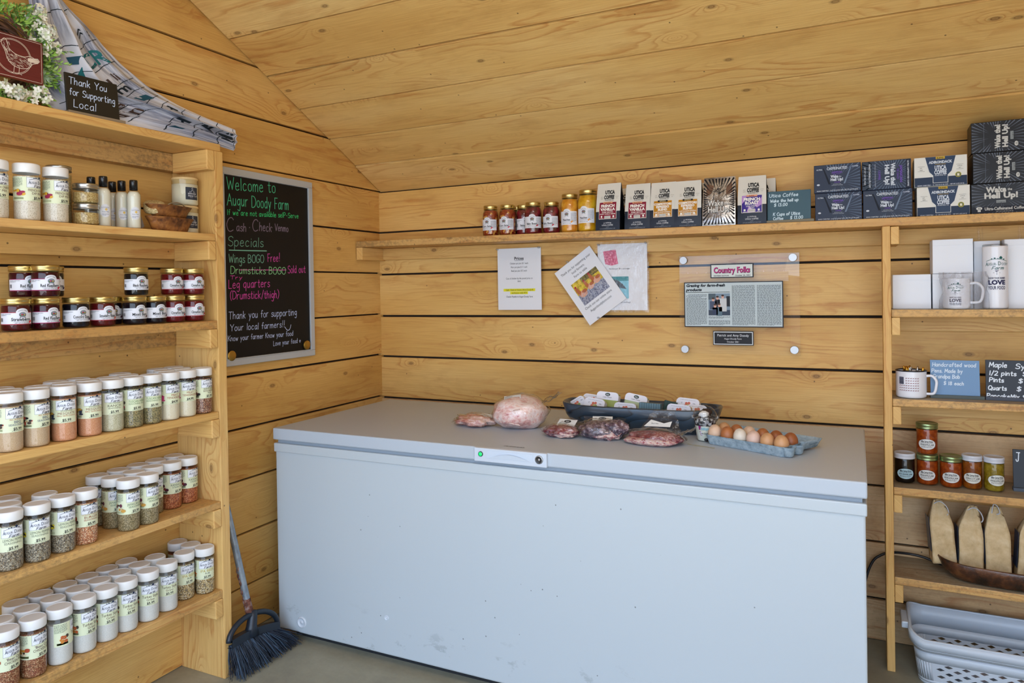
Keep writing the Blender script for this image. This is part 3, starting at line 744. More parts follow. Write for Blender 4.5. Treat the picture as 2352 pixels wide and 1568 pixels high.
KIND = dict(
 bbq=('tan barbecue seasoning', [('ALL AMERICAN', 'A8583C', .006), ('BBQ', '4A5A7A', .0105), ('SEASONING', '4A5A7A', .0085)], '$5.99', ['2A2A2E', 'B85A4A']),
 mesq=('orange mesquite', [('SMOKEHOUSE', '4A3A30', .005), ('MESQUITE', '7A3A2A', .0105), ('BBQ SEASONING', 'B0683E', .0068)], '$5.99', ['3A4252', 'C8A040']),
 ranch=('pale ranch seasoning', [('CATTLEMANS', '4A4A3A', .0055), ('RANCH', '4E4436', .012), ('SEASONING', '5A5040', .007)], '$5.99', ['9C3A34', '6A8A5A']),
 tusc=('dark tuscan herb', [('TUSCAN HERB', '5A8A52', .0105), ('SEASONING RUB', '6A8A5A', .0072)], '$5.99', ['4E9A3E', 'B23A44']),
 meat=('cream meat tenderizer', [('MEAT', '9A4A3A', .01), ('TENDERIZER', '9A4A3A', .0098)], '$4.99', ['C8487A', 'B43A64']),
 kent=('dark bourbon rub', [('KENTUCKY', '3A2A24', .0085), ('BOURBON', '5A2A24', .0095), ('RUB', '3A2A24', .0075)], '$5.99', ['6A3A2E', '2E2622']),
 lemon=('grey lemon pepper', [('LEMON PEPPER', '5E6A58', .0105), ('SEASONING', '6A7466', .0085)], '$5.99', ['E6D83A', '3A3A34']),
 burger=('orange burger seasoning', [('ULTIMATE STEAKHOUSE', 'A8483A', .0048), ('BURGER', '8A3A30', .0115), ('SEASONING', 'A04A40', .0082)], '$5.99', ['A85A3A', '8E3A2A']),
 jam=('olive jamaican jerk', [('JAMAICAN JERK', '5A7A5E', .0105), ('SEASONING', '5A7A5E', .0085)], '$5.99', ['6A3A4A', 'C89A4A']),
 kans=('red kansas city rub', [('KANSAS CITY', '3A5A52', .0105), ('STEAK RUB', '4A6A5E', .0085)], '$5.99', ['7A2E2A', '4A2234']),
 turk=('white turkey gravy', [('Turkey Style', '4A2E22', .0125), ('Gravy', '5A3A2A', .0105)], '$5.99', ['C8823A', 'B8603A']),
 ipa=('speckled beer rub', [('IPA BEER', 'B8A03E', .0125), ('RUB', '3E4A4A', .0085)], '$5.99', ['D0702E', '5E8A3E']),
 chick=('brown chicken rub', [('"Beer Can"'.replace('"', "'"), '4A2444', .0105), ('CHICKEN RUB', '5A4A44', .0105)], '$5.99', ['C08A3A', 'A8482E']),
 onion=('white onion dip mix', [('FRENCH ONION', '6A4A42', .0105), ('DIP MIX', '6A4A42', .0095)], '$5.99', ['D8A83A', '9A2A4E']))
SR = .0335
PROTO = {}
m = MB(); m.lathe([(0, .0005), (.029, .0005), (.0325, .003), (SR, .007), (SR-.0006, .012), (SR-.0002, .018), (SR-.0002, .126), (.032, .131), (.0305, .134), (.0305, .14)], CLEAR, 32); SH_JAR = m
def lidmesh():
    m = MB(); m.lathe([(.031, .1375), (.0338, .1375), (.0345, .139), (.0345, .1605), (.0335, .1638), (.0315, .165), (.0315, .165), (.031, .164), (.031, .164), (0, .164)], WHITE, 36)
    return m
def label_shaker(kind):
    desc, lines, price, pic = KIND[kind]
    m = MB(); cv = Canvas(m, onCyl(SR+.0001, 0), .004)
    cv.rect(-.058, .056, .046, .1245, LBL, 0); cv.rect(-.012, .0945, .046, .1235, LBW, 1)
    cv.frame(-.012, .0945, .046, .1235, .0005, ink('5A6470'), 2)
    farm_logo(cv, .0165, .1055, .05)
    y = .0922 if len(lines) == 2 else .094
    for s_, c, h in lines:
        y -= h*(.82 if len(lines) == 2 else .74); cv.text(s_, .017, y, h*(1 if len(lines) == 2 else .92), C_(c), fit=min(.052, cv.width(s_, h*.98)), L=2); y -= .001
    cv.text(price, .017, .0612, .0105, INKB, st='b', L=2); cv.greek(.002, .058, .032, .0605, 1, ink('5A5A50'), 2, last=1)
    cv.greek(-.056, .096, -.022, .122, 8, ink('6A7468'), 2, last=.8)
    rr = random.Random(len(kind)*7+ord(kind[0]))
    for q in range(9): cv.ell(-.034+rr.uniform(-.012, .013), .077+rr.uniform(-.009, .009), rr.uniform(.003, .008), rr.uniform(.0025, .006), C_(pic[q % 2]) if q % 3 else ink(('E2D6B4', '4A4238', 'C8B48A')[q//3]), 2+q); cv.rect(-.05, .06, -.02, .066, ink('C8CFA8'), 2)
    return m
MESH = {}
def shaker(kind):
    t = thing('seasoning_shaker', 'x', 'seasoning jar', group='seasoning shakers on the left shelving unit')
    def sh(name, mk):
        key = (name, kind if name in ('contents', 'label_wrap') else '')
        if key in MESH:
            o = bpy.data.objects.new(name, MESH[key]); COL.objects.link(o); o.parent = t
        else:
            o = mk().build(name, t); MESH[key] = o.data
    def cont():
        m = MB(); r = SR-.0012; h = .118 if kind in ('meat', 'turk', 'ranch') else .127
        m.lathe([(0, .002), (.03, .002), (r-.001, .006), (r, .013), (r, h), (r, h), (0, h+.001)], CONT[kind], 28); return m
    sh('jar', lambda: SH_JAR); sh('contents', cont); sh('label_wrap', lambda: label_shaker(kind)); sh('lid', lidmesh)
    return t
# positions measured row by row: (x, y, kind)
def sq(y): return y if y < -1.75 else -1.75+(y+1.75)*.939
S4 = [(.16, a, k) for a, k in zip((-1.985, -1.911, -1.83, -1.749, -1.667, -1.593, -1.522, -1.443, -1.368, -1.291), ('bbq', 'bbq', 'mesq', 'mesq', 'ranch', 'tusc', 'tusc', 'meat', 'meat', 'kent'))]
S4 += [(.085, a, k) for a, k in ((-1.945, 'bbq'), (-1.865, 'bbq'), (-1.785, 'mesq'), (-1.706, 'mesq'), (-1.63, 'ranch'), (-1.56, 'tusc'), (-1.405, 'meat'), (-1.33, 'kent'))]
S4 += [(.01, a, k) for a, k in ((-1.93, 'bbq'), (-1.768, 'mesq'), (-1.69, 'ranch'), (-1.533, 'tusc'), (-1.376, 'meat'), (-1.305, 'kent'))]
S5 = [(.16, -1.992, 'lemon'), (.165, -1.918, 'lemon'), (.16, -1.841, 'lemon'), (.155, -1.767, 'burger'), (.01, -1.918, 'lemon'), (.085, -1.955, 'lemon'), (.075, -1.845, 'lemon'), (.09, -2.03, 'lemon'),
      (.011, -1.63, 'jam'), (.092, -1.625, 'jam'), (.175, -1.621, 'jam'), (.172, -1.545, 'jam'), (.006, -1.547, 'jam'), (.088, -1.543, 'jam'), (.004, -1.467, 'jam'), (.083, -1.462, 'jam'),
      (.004, -1.389, 'kans'), (.09, -1.387, 'kans'), (.004, -1.306, 'kans'), (.083, -1.306, 'kans')]
S6 = [(.0, -1.285, 'kans'), (.07, -1.288, 'ipa'), (.15, -1.291, 'ipa'), (.125, -1.365, 'ipa'), (.063, -1.444, 'turk'), (.15, -1.461, 'turk'), (-.005, -1.517, 'turk'), (.073, -1.519, 'turk'), (.158, -1.546, 'turk'),
      (-.005, -1.594, 'turk'), (.073, -1.597, 'turk'), (.157, -1.63, 'turk'), (-.005, -1.668, 'turk'), (.073, -1.673, 'turk'), (.157, -1.705, 'turk'), (-.005, -1.746, 'turk'), (.073, -1.751, 'turk'), (.16, -1.782, 'turk'),
      (-.004, -1.823, 'turk'), (.078, -1.829, 'turk'), (.162, -1.858, 'turk'), (-.004, -1.898, 'turk'), (.07, -1.905, 'turk'), (.162, -1.935, 'chick'), (.084, -1.982, 'turk'), (.162, -2.01, 'chick')]
S2 = [(.15, -2.005, 'onion'), (.157, -1.922, 'onion'), (.16, -1.84, 'onion')]
ORD = ['', 'second ', 'third ', 'fourth ', 'fifth ', 'sixth ', 'seventh ', 'eighth ', 'ninth ', 'tenth ']
first = {}
for sname, z, lst in (('shelf below jam', S['d'], S4), ('second lowest shelf', S['e'], S5), ('lowest left shelf', S['f'], S6), ('upper left shelf', S['b'], S2)):
    pts = [[.016+.92*x, sq(y), k] for x, y, k in lst]
    for it in range(60):
        for i in range(len(pts)):
            for j in range(i):
                dx, dy = pts[i][0]-pts[j][0], pts[i][1]-pts[j][1]; d = math.hypot(dx, dy)
                if d < .0705:
                    q = (.0705-d)/2/d
                    pts[i][0] += dx*q; pts[i][1] += dy*q; pts[j][0] -= dx*q; pts[j][1] -= dy*q
        for p in pts: p[0] = min(max(p[0], WX+.036), .169); p[1] = min(p[1], -1.322)
    rows = {}
    for p in pts:
        rows.setdefault('front' if p[0] > .125 else ('middle' if p[0] > .06 else 'back'), []).append(p)
    for rn, ps in rows.items():
        ps.sort(key=lambda p: -p[1])
        for i, (x, y, k) in enumerate(ps):
            if k in first: o = copy_tree(first[k])
            else: o = first[k] = shaker(k)
            o.location = (x, y, z); jit = random.uniform(-.3, .45)
            if sname == 'lowest left shelf' and -1.9 < y < -1.83 and x > .12: jit = 1.25
            o.rotation_euler = (0, 0, math.atan2(-3.18-y, 2.33-x)+jit)
            pos = 'rightmost' if i == 0 else ORD[i]+'from right' if i < 10 else 'leftmost'
            o['label'] = '%s shaker, %s in %s row on %s' % (KIND[k][0], pos, rn, sname)

# ================================================================ jam jars on the left shelf
def jam_fill(name, c1, c2, seeds=None):
    m = mottle(name, c1, c2, c1, 120, .3, .05)
    m.node_tree.nodes['Principled BSDF'].inputs['Specular IOR Level'].default_value = .12
    return m
JW = ink('DDE0E8', .45)
def creek_badge(cv, x, y, k, L=3):
    """little oval landscape on an easel under an arched name"""
    cv.ell(x, y, .5*k, .36*k, ink('2A2C30'), L); cv.ell(x, y, .44*k, .3*k, ink('8A94A0'), L+1)
    cv.rect(x-.36*k, y-.18*k, x+.36*k, y+.02*k, ink('4E7A4A'), L+2); cv.ell(x-.12*k, y, .13*k, .15*k, ink('A8485A'), L+3, 8); cv.ell(x+.2*k, y-.02*k, .12*k, .12*k, ink('B89A5A'), L+3, 8); cv.rect(x+.02*k, y-.15*k, x+.12*k, y+.12*k, ink('34363C'), L+3)
    cv.line([(x-.3*k, y-.32*k), (x-.42*k, y-.62*k)], .06*k, INKB, L); cv.line([(x+.3*k, y-.32*k), (x+.42*k, y-.62*k)], .06*k, INKB, L); cv.line([(x-.4*k, y-.45*k), (x+.4*k, y-.45*k)], .04*k, INKB, L)
    cv.text('WALNUT CREEK', x, y+.62*k, .21*k, INKB, arc=.22*k, L=L, fit=1.3*k)
def wl_label(m, r, z0, z1, name, band, lx=0, art=None, off=.012, back=True):
    """white wrap label with an arched badge; z0..z1 band of the jar"""
    cv = Canvas(m, onCyl(r+.0001, 0), .004); H = z1-z0
    cv.rect(-.05, z0, off+.05, z1, JW, 0)
    cv.strip(off-.0165, off+.0165, lambda x: z1+.011*math.sqrt(max(0, 1-((x-off)/.0166)**2)), z1-.001, JW, 0, 10)
    if band: cv.rect(-.05, z0, off+.05, z0+.0022, band, 1); cv.rect(-.05, z1-.0018, off-.016, z1, band, 1); cv.rect(off+.016, z1-.0018, off+.05, z1, band, 1)
    creek_badge(cv, off, z0+H*.8, .0185)
    cv.text(name, off-.002, z0+H*.3, .0125, INKB, st='b', fit=min(.052, cv.width(name, .0115, 'b')), L=2)
    cv.rect(off-.024, z0+H*.22, off+.024, z0+H*.235, INKB, 2); cv.text('NET WT 9 OZ (255g)', off, z0+H*.09, .0042, INKB, L=2)
    if art: cv.ell(off+.022, z0+H*.2, .0034, .0034, ink(art), 3, 8); cv.ell(off+.026, z0+H*.26, .003, .003, ink(art), 3, 8)
    if off > 0:
        cv.greek(-.046, z0+H*.72, -.016, z0+H*.9, 2, ink('5A6068'), 2)
        for i in range(5): cv.rect(-.047+i*.0016, z0+H*.25, -.0462+i*.0016, z0+H*.55, INKB, 2)
    else: cv.greek(off+.02, z0+H*.18, off+.047, z0+H*.9, 9, ink('5A6472'), 2)
def metal_lid(r, z0, h, m_):
    m = MB(); m.lathe([(r-.002, z0), (r, z0), (r, z0+.002), (r-.0009, z0+.003), (r-.0009, z0+h*.45), (r, z0+h*.55), (r, z0+h-.0015), (r-.0015, z0+h), (r-.003, z0+h), (r-.003, z0+h), (r-.004, z0+h-.0008), (0, z0+h-.0008)], m_, 36)
    return m
JAM = dict(
 Strawberry=('dark red strawberry jam', jam_fill('strawberry_jam', '38080C', '500E12'), 'A83A4A', 'D83A34'), RedRasp=('red raspberry jam', jam_fill('raspberry_jam', '1E040A', '440A16'), '9A2A5E', 'C82A44'),
 Concord=('near black concord grape jam', jam_fill('grape_jam', '08080C', '14101C'), None, '3A2A5A'), StrawRhu=('strawberry rhubarb jam', jam_fill('rhubarb_jam', '420C10', '5A1214'), 'A83A4A', 'C84A3A'),
 Mixed=('dark mixed berry jam', jam_fill('berry_jam', '0C0A12', '1C1018'), None, '5A2A3A'), Black=('black raspberry jam', jam_fill('black_jam', '08080A', '120E12'), None, '2A2A3A'), Cinn=('deep red cinnamon apple jelly', jam_fill('apple_jelly', '500A10', '681016'), 'A83A4A', 'B8343A'))
JNAME = dict(Strawberry='Strawberry', RedRasp='Red Raspberry', Concord='Concord Grape', StrawRhu='Strawberry Rhubarb', Mixed='Mixed Berry', Black='Black Raspberry', Cinn='Cinnamon Apple')
def jam_jar(k):
    t = thing('jam_jar', 'x', 'jam jar', group='jam jars on the left shelf'); r = .0365
    m = MB(); m.lathe([(0, .0005), (r-.005, .0005), (r-.002, .003), (r, .008), (r, .07), (r-.0013, .0755), (r-.003, .077), (r-.003, .083)], GLASS, 32); m.build('jar', t)
    m = MB(); q = r-.0014; m.lathe([(0, .003), (r-.005, .003), (r-.0025, .006), (q, .01), (q, .069), (r-.003, .074), (r-.003, .074), (0, .074)], JAM[k][1], 28); m.build('contents', t)
    m = MB(); wl_label(m, r, .02, .055, JNAME[k], ink(JAM[k][2]) if JAM[k][2] else None, art=JAM[k][3]); m.build('label_wrap', t)
    metal_lid(.0368, .078, .0165, GOLD).build('lid', t)
    return t
first = {}
rowz = (S['c'], S['c']+.0955)
JL = [(.163, -1.961, 0, 'Strawberry', 'at the left end of the lower row'), (.163, -1.878, 0, 'RedRasp', 'in the lower row under a red raspberry jar'), (.085, -1.831, 0, 'Concord', 'tucked behind the front jars of the lower row'), (.163, -1.786, 0, 'Concord', 'third from left in the lower row'),
      (.163, -1.7, 0, 'StrawRhu', 'in the middle of the lower row'), (.1, -1.63, 0, 'Mixed', 'half hidden behind the lower row'), (.163, -1.588, 0, 'Mixed', 'under the black raspberry jar'), (.163, -1.512, 0, 'Mixed', 'between mixed berry and cinnamon apple jars'),
      (.163, -1.436, 0, 'Cinn', 'second from right in the lower row'), (.163, -1.352, 0, 'Cinn', 'at the right end of the lower row'),
      (.135, -1.9, 1, 'RedRasp', 'leftmost of the upper row'), (.163, -1.876, 1, 'RedRasp', 'in front of two others in the upper row'), (.11, -1.82, 1, 'Concord', 'peeking out on the upper row'), (.163, -1.58, 1, 'Black', 'standing alone on the upper row'),
      (.145, -1.427, 1, 'Cinn', 'second from right in the upper row'), (.163, -1.352, 1, 'Cinn', 'at the right end of the upper row')]
for x, y, lv, k, where in JL:
    if k in first: o = copy_tree(first[k])
    else: o = first[k] = jam_jar(k)
    o.location = (x, y, rowz[lv]); o.rotation_euler = (0, 0, math.atan2(-3.18-y, 2.33-x)+random.uniform(.05, .3))
    o['label'] = 'gold lidded %s %s' % (JAM[k][0], where)
    if lv and y in (-1.9, -1.82): o.location.z = rowz[1]; o.location.x = .095
# jars that carry the two set-back jars of the upper row
for x, y, k in ((.092, -1.907, 'RedRasp'),):
    o = copy_tree(first[k]); o.location = (x, y, rowz[0]); o['label'] = 'gold lidded red raspberry jam in the hidden second row on the lower level'

# ================================================================ upper left shelf: dry mixes, lotion, bowls, candles
z = S['b']
MUST = mottle('seed_filling', '8A6E3C', 'B4965A', 'D0BC8C', 260, .5, .2); OAT = mottle('pale_grain', '9A8450', 'C4AE7A', 'DCCFA6', 220, .6, .2)
def mason(name, label, r, h, fill, loc, lid=SILVER, facets=True):
    t = thing(name, label, 'jar', loc, group='silver lidded glass jars on the upper left shelf')
    m = MB(); m.lathe([(0, .0005), (r*.86, .0005), (r*.95, .003), (r, .008), (r, h-.026), (r*.95, h-.02), (r*.95, h-.012)], GLASS, 12 if facets else 32, smooth=True); m.build('jar', t)
    m = MB(); m.lathe([(0, .003), (r*.86, .003), (r*.95, .009), (r*.955, h-.028), (r*.955, h-.028), (0, h-.027)], fill, 24); m.build('contents', t)
    metal_lid(r*1.0, h-.0165, .0165, lid).build('lid', t)
    return t
mason('grain_jar', 'tall silver lidded glass jar of grain behind the onion dip shakers', .036, .188, OAT, (.075, -1.775, z))
mason('mustard_jar', 'short silver lidded jar of tan seeds, bottom of the pair', .0365, .066, MUST, (.165, -1.748, z))
mason('mustard_jar', 'short silver lidded jar of tan seeds, top of the pair', .0365, .062, MUST, (.165, -1.748, z+.0662))
CRM = mat('lotion', 'DDDAC8', .3); CAPB = mat('black_cap', '121214', .25)
def lotion(lab):
    t = thing('lotion_bottle', lab, 'lotion bottle', group='lotion bottles with black caps'); r = .021
    m = MB(); m.lathe([(0, .0005), (r-.002, .0005), (r, .003), (r, .105), (r*.97, .114), (r*.75, .124), (r*.55, .127), (r*.55, .134)], CLEAR, 24); m.build('bottle', t)
    m = MB(); m.lathe([(0, .002), (r-.003, .002), (r-.0012, .005), (r-.0012, .105), (r*.9, .114), (r*.65, .123), (0, .124)], CRM, 24); m.build('contents', t)
    m = MB(); m.lathe([(.0115, .128), (.0125, .128), (.0125, .158), (.0115, .161), (0, .161)], CAPB, 24); m.build('cap', t)
    m = MB(); cv = Canvas(m, onCyl(r+.0001, 0), .003); cv.ell(0, .05, .0165, .021, ink('D6D8DE'), 0, 14)
    cv.text("LOTION", 0, .058, .006, ink('5A6478'), L=1); cv.text('Goat Milk', 0, .045, .005, ink('4A5A78'), L=1); cv.ell(.002, .054, .004, .004, ink('D6B86A'), 1, 8); cv.greek(-.01, .034, .01, .041, 2, ink('6A7488'), 1); m.build('label_sticker', t)
    return t
l0 = None
for x, y, lab in ((.165, -1.69, 'cream lotion bottle in front at the left of the group'), (.12, -1.7, 'cream lotion bottle half hidden at far left of the group'), (.085, -1.603, 'narrow looking lotion bottle third from right'), (.128, -1.6, 'cream lotion bottle second from right'), (.171, -1.588, 'cream lotion bottle nearest the wooden bowls')):
    o = lotion(lab) if l0 is None else copy_tree(l0); l0 = l0 or o
    o['label'] = lab; o.location = (x, y, z); o.rotation_euler = (0, 0, math.atan2(-3.18-y, 2.33-x)+random.uniform(0, .3))
BOWLW = mottle('carved_wood', '4A2812', '7A4A22', '96622E', 38, .45, .5)
def oval_bowl(name, lab, a, b, h, loc, rz, group=None, wall=.008, mt=BOWLW, base=.62, cat='bowl'):
    t = thing(name, lab, cat, loc, rz, group)
    m = MB(); n = 36; prof = [(0, .0), (base, 0), (base, 0), (base+.08, .12*h), (.84, .55*h), (.97, .93*h), (1, h), (.97, h), (.97, h)]
    inn = [(.9, .8*h), (.72, .35*h), (base*.8, .16*h), (0, .14*h)]
    m.lathe([(r, zz) for r, zz in prof+inn], mt, n, sx=a, sy=b)
    rr = random.Random(len(lab))
    m.v = [(x+.004*noise.noise(Vector((x*30, y*30, zz*30))), y+.004*noise.noise(Vector((x*30+9, y*30, zz*30))), zz) for x, y, zz in m.v]
    m.build('shell', t); return t
oval_bowl('wooden_bowl', 'small carved brown wooden bowl under another bowl', .04, .098, .048, (.168, -1.449, z), R(2), 'stacked carved wooden bowls', base=.66)
oval_bowl('wooden_bowl', 'small carved brown wooden bowl on top holding wrapped soaps', .04, .096, .04, (.166, -1.45, z+.049), R(4), 'stacked carved wooden bowls', base=.66)
m = MB(); m.lathe([(0, 0), (.03, 0), (.033, .006), (.033, .03), (.028, .034), (0, .034)], OAT, 24); o = m.build('bath_scrubber'); o.location = (.155, -1.5, z+.066); o.rotation_euler = (.25, .3, 0); tag(o, 'tan round scrubber lying in the upper carved bowl', 'soap')
m = MB(); CRN = mottle('foil_bag', 'A8A49A', 'D8D6CE', '6A6458', 180, .25, .4)
m.box(-.024, .024, -.016, .016, 0, .022, CRN); o = m.build('foil_packet', bevel=.006); o.location = (.166, -1.435, z+.066); o.rotation_euler = (.1, .35, -.5); tag(o, 'small silver patterned packet lying in the upper carved bowl', 'packet')
m = MB(); m.tube([(.172+.01*math.cos(a), -1.425+.038*math.cos(a), z+.072+.032*math.sin(a)) for a in [math.pi*i/14 for i in range(15)]], .0022, SILVER, 6); o = m.build('ribbon_loop'); tag(o, 'dark silver ribbon loop arching over the upper carved bowl', 'ribbon')
m = MB(); m.box(-.0008, .0008, -.022, .022, 0, .07, ink('9A948C')); o = m.build('paper_card'); o.location = (.14, -1.545, z+.004); o.rotation_euler = (.5, .12, .2); tag(o, 'grey paper card tucked beside the stacked bowls', 'card')
CANW = mat('candle_wax', 'DCD6BE', .4); LIDW = mat('bamboo_lid', 'D8BA84', .5); SLATE = ink('2E3440', .5)
def candle(lab, zz):
    t = thing('candle', lab, 'candle', (.108, -1.334, zz), math.atan2(-1.9, 2.2)+.35, 'stacked candles at the end of the upper left shelf'); r = .0455
    m = MB(); m.lathe([(0, .0005), (r-.006, .0005), (r, .006), (r, .094), (r, .094), (r-.002, .094)], GLASS, 32); m.build('glass', t)
    m = MB(); m.lathe([(0, .003), (r-.006, .003), (r-.0015, .008), (r-.0015, .078), (0, .078)], CANW, 28); m.build('wax', t)
    m = MB(); m.lathe([(0, .08), (r-.004, .08), (r-.004, .094), (r-.001, .0945), (r-.001, .101), (r-.003, .103), (0, .103)], LIDW, 32); m.build('lid', t)
    m = MB(); cv = Canvas(m, onCyl(r+.0001, 0), .004); cv.rect(-.013, .021, .035, .066, SLATE, 0); PWH = ink('D8DCE2')
    for k in (1, .62): cv.line([(.011-.011*k, .047), (.011, .047+.017*k), (.011+.011*k, .047), (.011-.011*k, .047)], .0009, PWH, 1)
    cv.text('SENSATIONS', .011, .0405, .006, PWH, st='b', L=1, sp=.1, sx=.8); cv.hand('Hand Cut', -.004, .032, .0065, PWH, .0008, L=1); cv.greek(.002, .027, .02, .0285, 1, PWH, 1)
    m.build('label_wrap', t); return t
candle('white candle with bamboo lid and black label, lower of the stacked pair', z); candle('white candle with bamboo lid and black label, upper of the stacked pair', z+.1033)
# card lying behind the gravy shakers
m = MB(); m.box(0, .002, -.06, .06, 0, .16, PAPER); o = m.build('white_card'); o.location = (WX+.006, -1.835, S['f']+.025); o.rotation_euler = (0, 0, 0)
o.location.z = S['f']; tag(o, 'white card leaning on the wall behind the gravy shakers', 'card')
# ================================================================ back shelf: preserves
SALSA = speck('corn_salsa', ['86301A', '92381C', '722414', '9E4A22', '8E3C1E', 'CE9444'], 95, .25, .2); SALSA.node_tree.nodes['Principled BSDF'].inputs['Coat Weight'].default_value = .4
BEET = mottle('baby_beets', '2E060C', '5A0C18', '8A2030', 30, .25, .1, coat=.5); PEACH = mottle('peach_slices', 'B86A10', 'D68A1E', 'E8AC3E', 26, .3, .2, coat=.4)
PEACH2 = mottle('peach_slices_yellow', 'B88008', 'D69C14', 'E6B830', 26, .3, .2, coat=.4)
def preserve(name, lab, r, h, fill, title, loc, da, art, off=-.012, label=(.27, .58)):
    t = thing(name, lab, 'preserve jar', loc, math.atan2(-3.18-loc[1], 2.33-loc[0])+da, 'gold lidded preserve jars on the back shelf')
    lr = r*.86; hl = .0185; nk = h-hl
    m = MB(); m.lathe([(0, .0005), (r*.84, .0005), (r*.94, .003), (r, .011), (r, nk*.76), (r*.96, nk*.86), (lr*.97, nk*.97), (lr*.94, nk), (lr*.94, nk+.006)], GLASS, 36); m.build('jar', t)
    m = MB(); q = r-.0016; m.lathe([(0, .003), (r*.84, .003), (r*.92, .006), (q, .013), (q, nk*.76), (r*.94, nk*.86), (lr*.93, nk*.96), (lr*.93, nk*.96), (0, nk*.96)], fill, 30); m.build('contents', t)
    m = MB(); wl_label(m, r, h*label[0]-.012, h*label[1]-.006, title, None, art=art, off=off)
    m.build('label_wrap', t); metal_lid(lr, nk, hl, GOLD).build('lid', t); return t
for n, lab, x, y, r, h, f, tt, da, art, off in (
 ('salsa_jar', 'corn salsa jar, the leftmost on the back shelf', .748, -.13, .039, .146, SALSA, 'Corn Salsa', -.2, 'C8485A', -.012),
 ('salsa_jar', 'corn salsa jar, second from the left on the back shelf', .838, -.13, .039, .146, SALSA, 'Corn Salsa', -.18, 'C8485A', -.012),
 ('beet_jar', 'jar of baby beets mostly hidden at the left of the three', .905, -.085, .039, .146, BEET, 'Baby Beets', .1, 'A8283A', .004),
 ('beet_jar', 'jar of baby beets standing in front in the middle', .974, -.135, .0405, .15, BEET, 'Baby Beets', .0, 'A8283A', -.006),
 ('beet_jar', 'jar of baby beets next to the peaches', 1.064, -.13, .0395, .146, BEET, 'Baby Beets', -.15, 'A8283A', -.012),
 ('peach_jar', 'shorter orange peach jar beside the beets', 1.155, -.13, .042, .176, PEACH, 'Peaches', -.1, 'E0902A', -.012),
 ('peach_jar', 'taller yellow peach jar beside the coffee bags', 1.244, -.135, .0465, .188, PEACH2, 'Peaches', -.15, 'E0902A', -.014)):
    preserve(n, lab, r, h, f, tt, (x, y, BSZ(x)), da, art, off)
x = .848; preserve('preserve_jar', 'jar peeking out between the salsa and the beets', .034, .146, BEET, 'Baby Beets', (x, -.041, BSZ(x)), 0, 'A8283A')

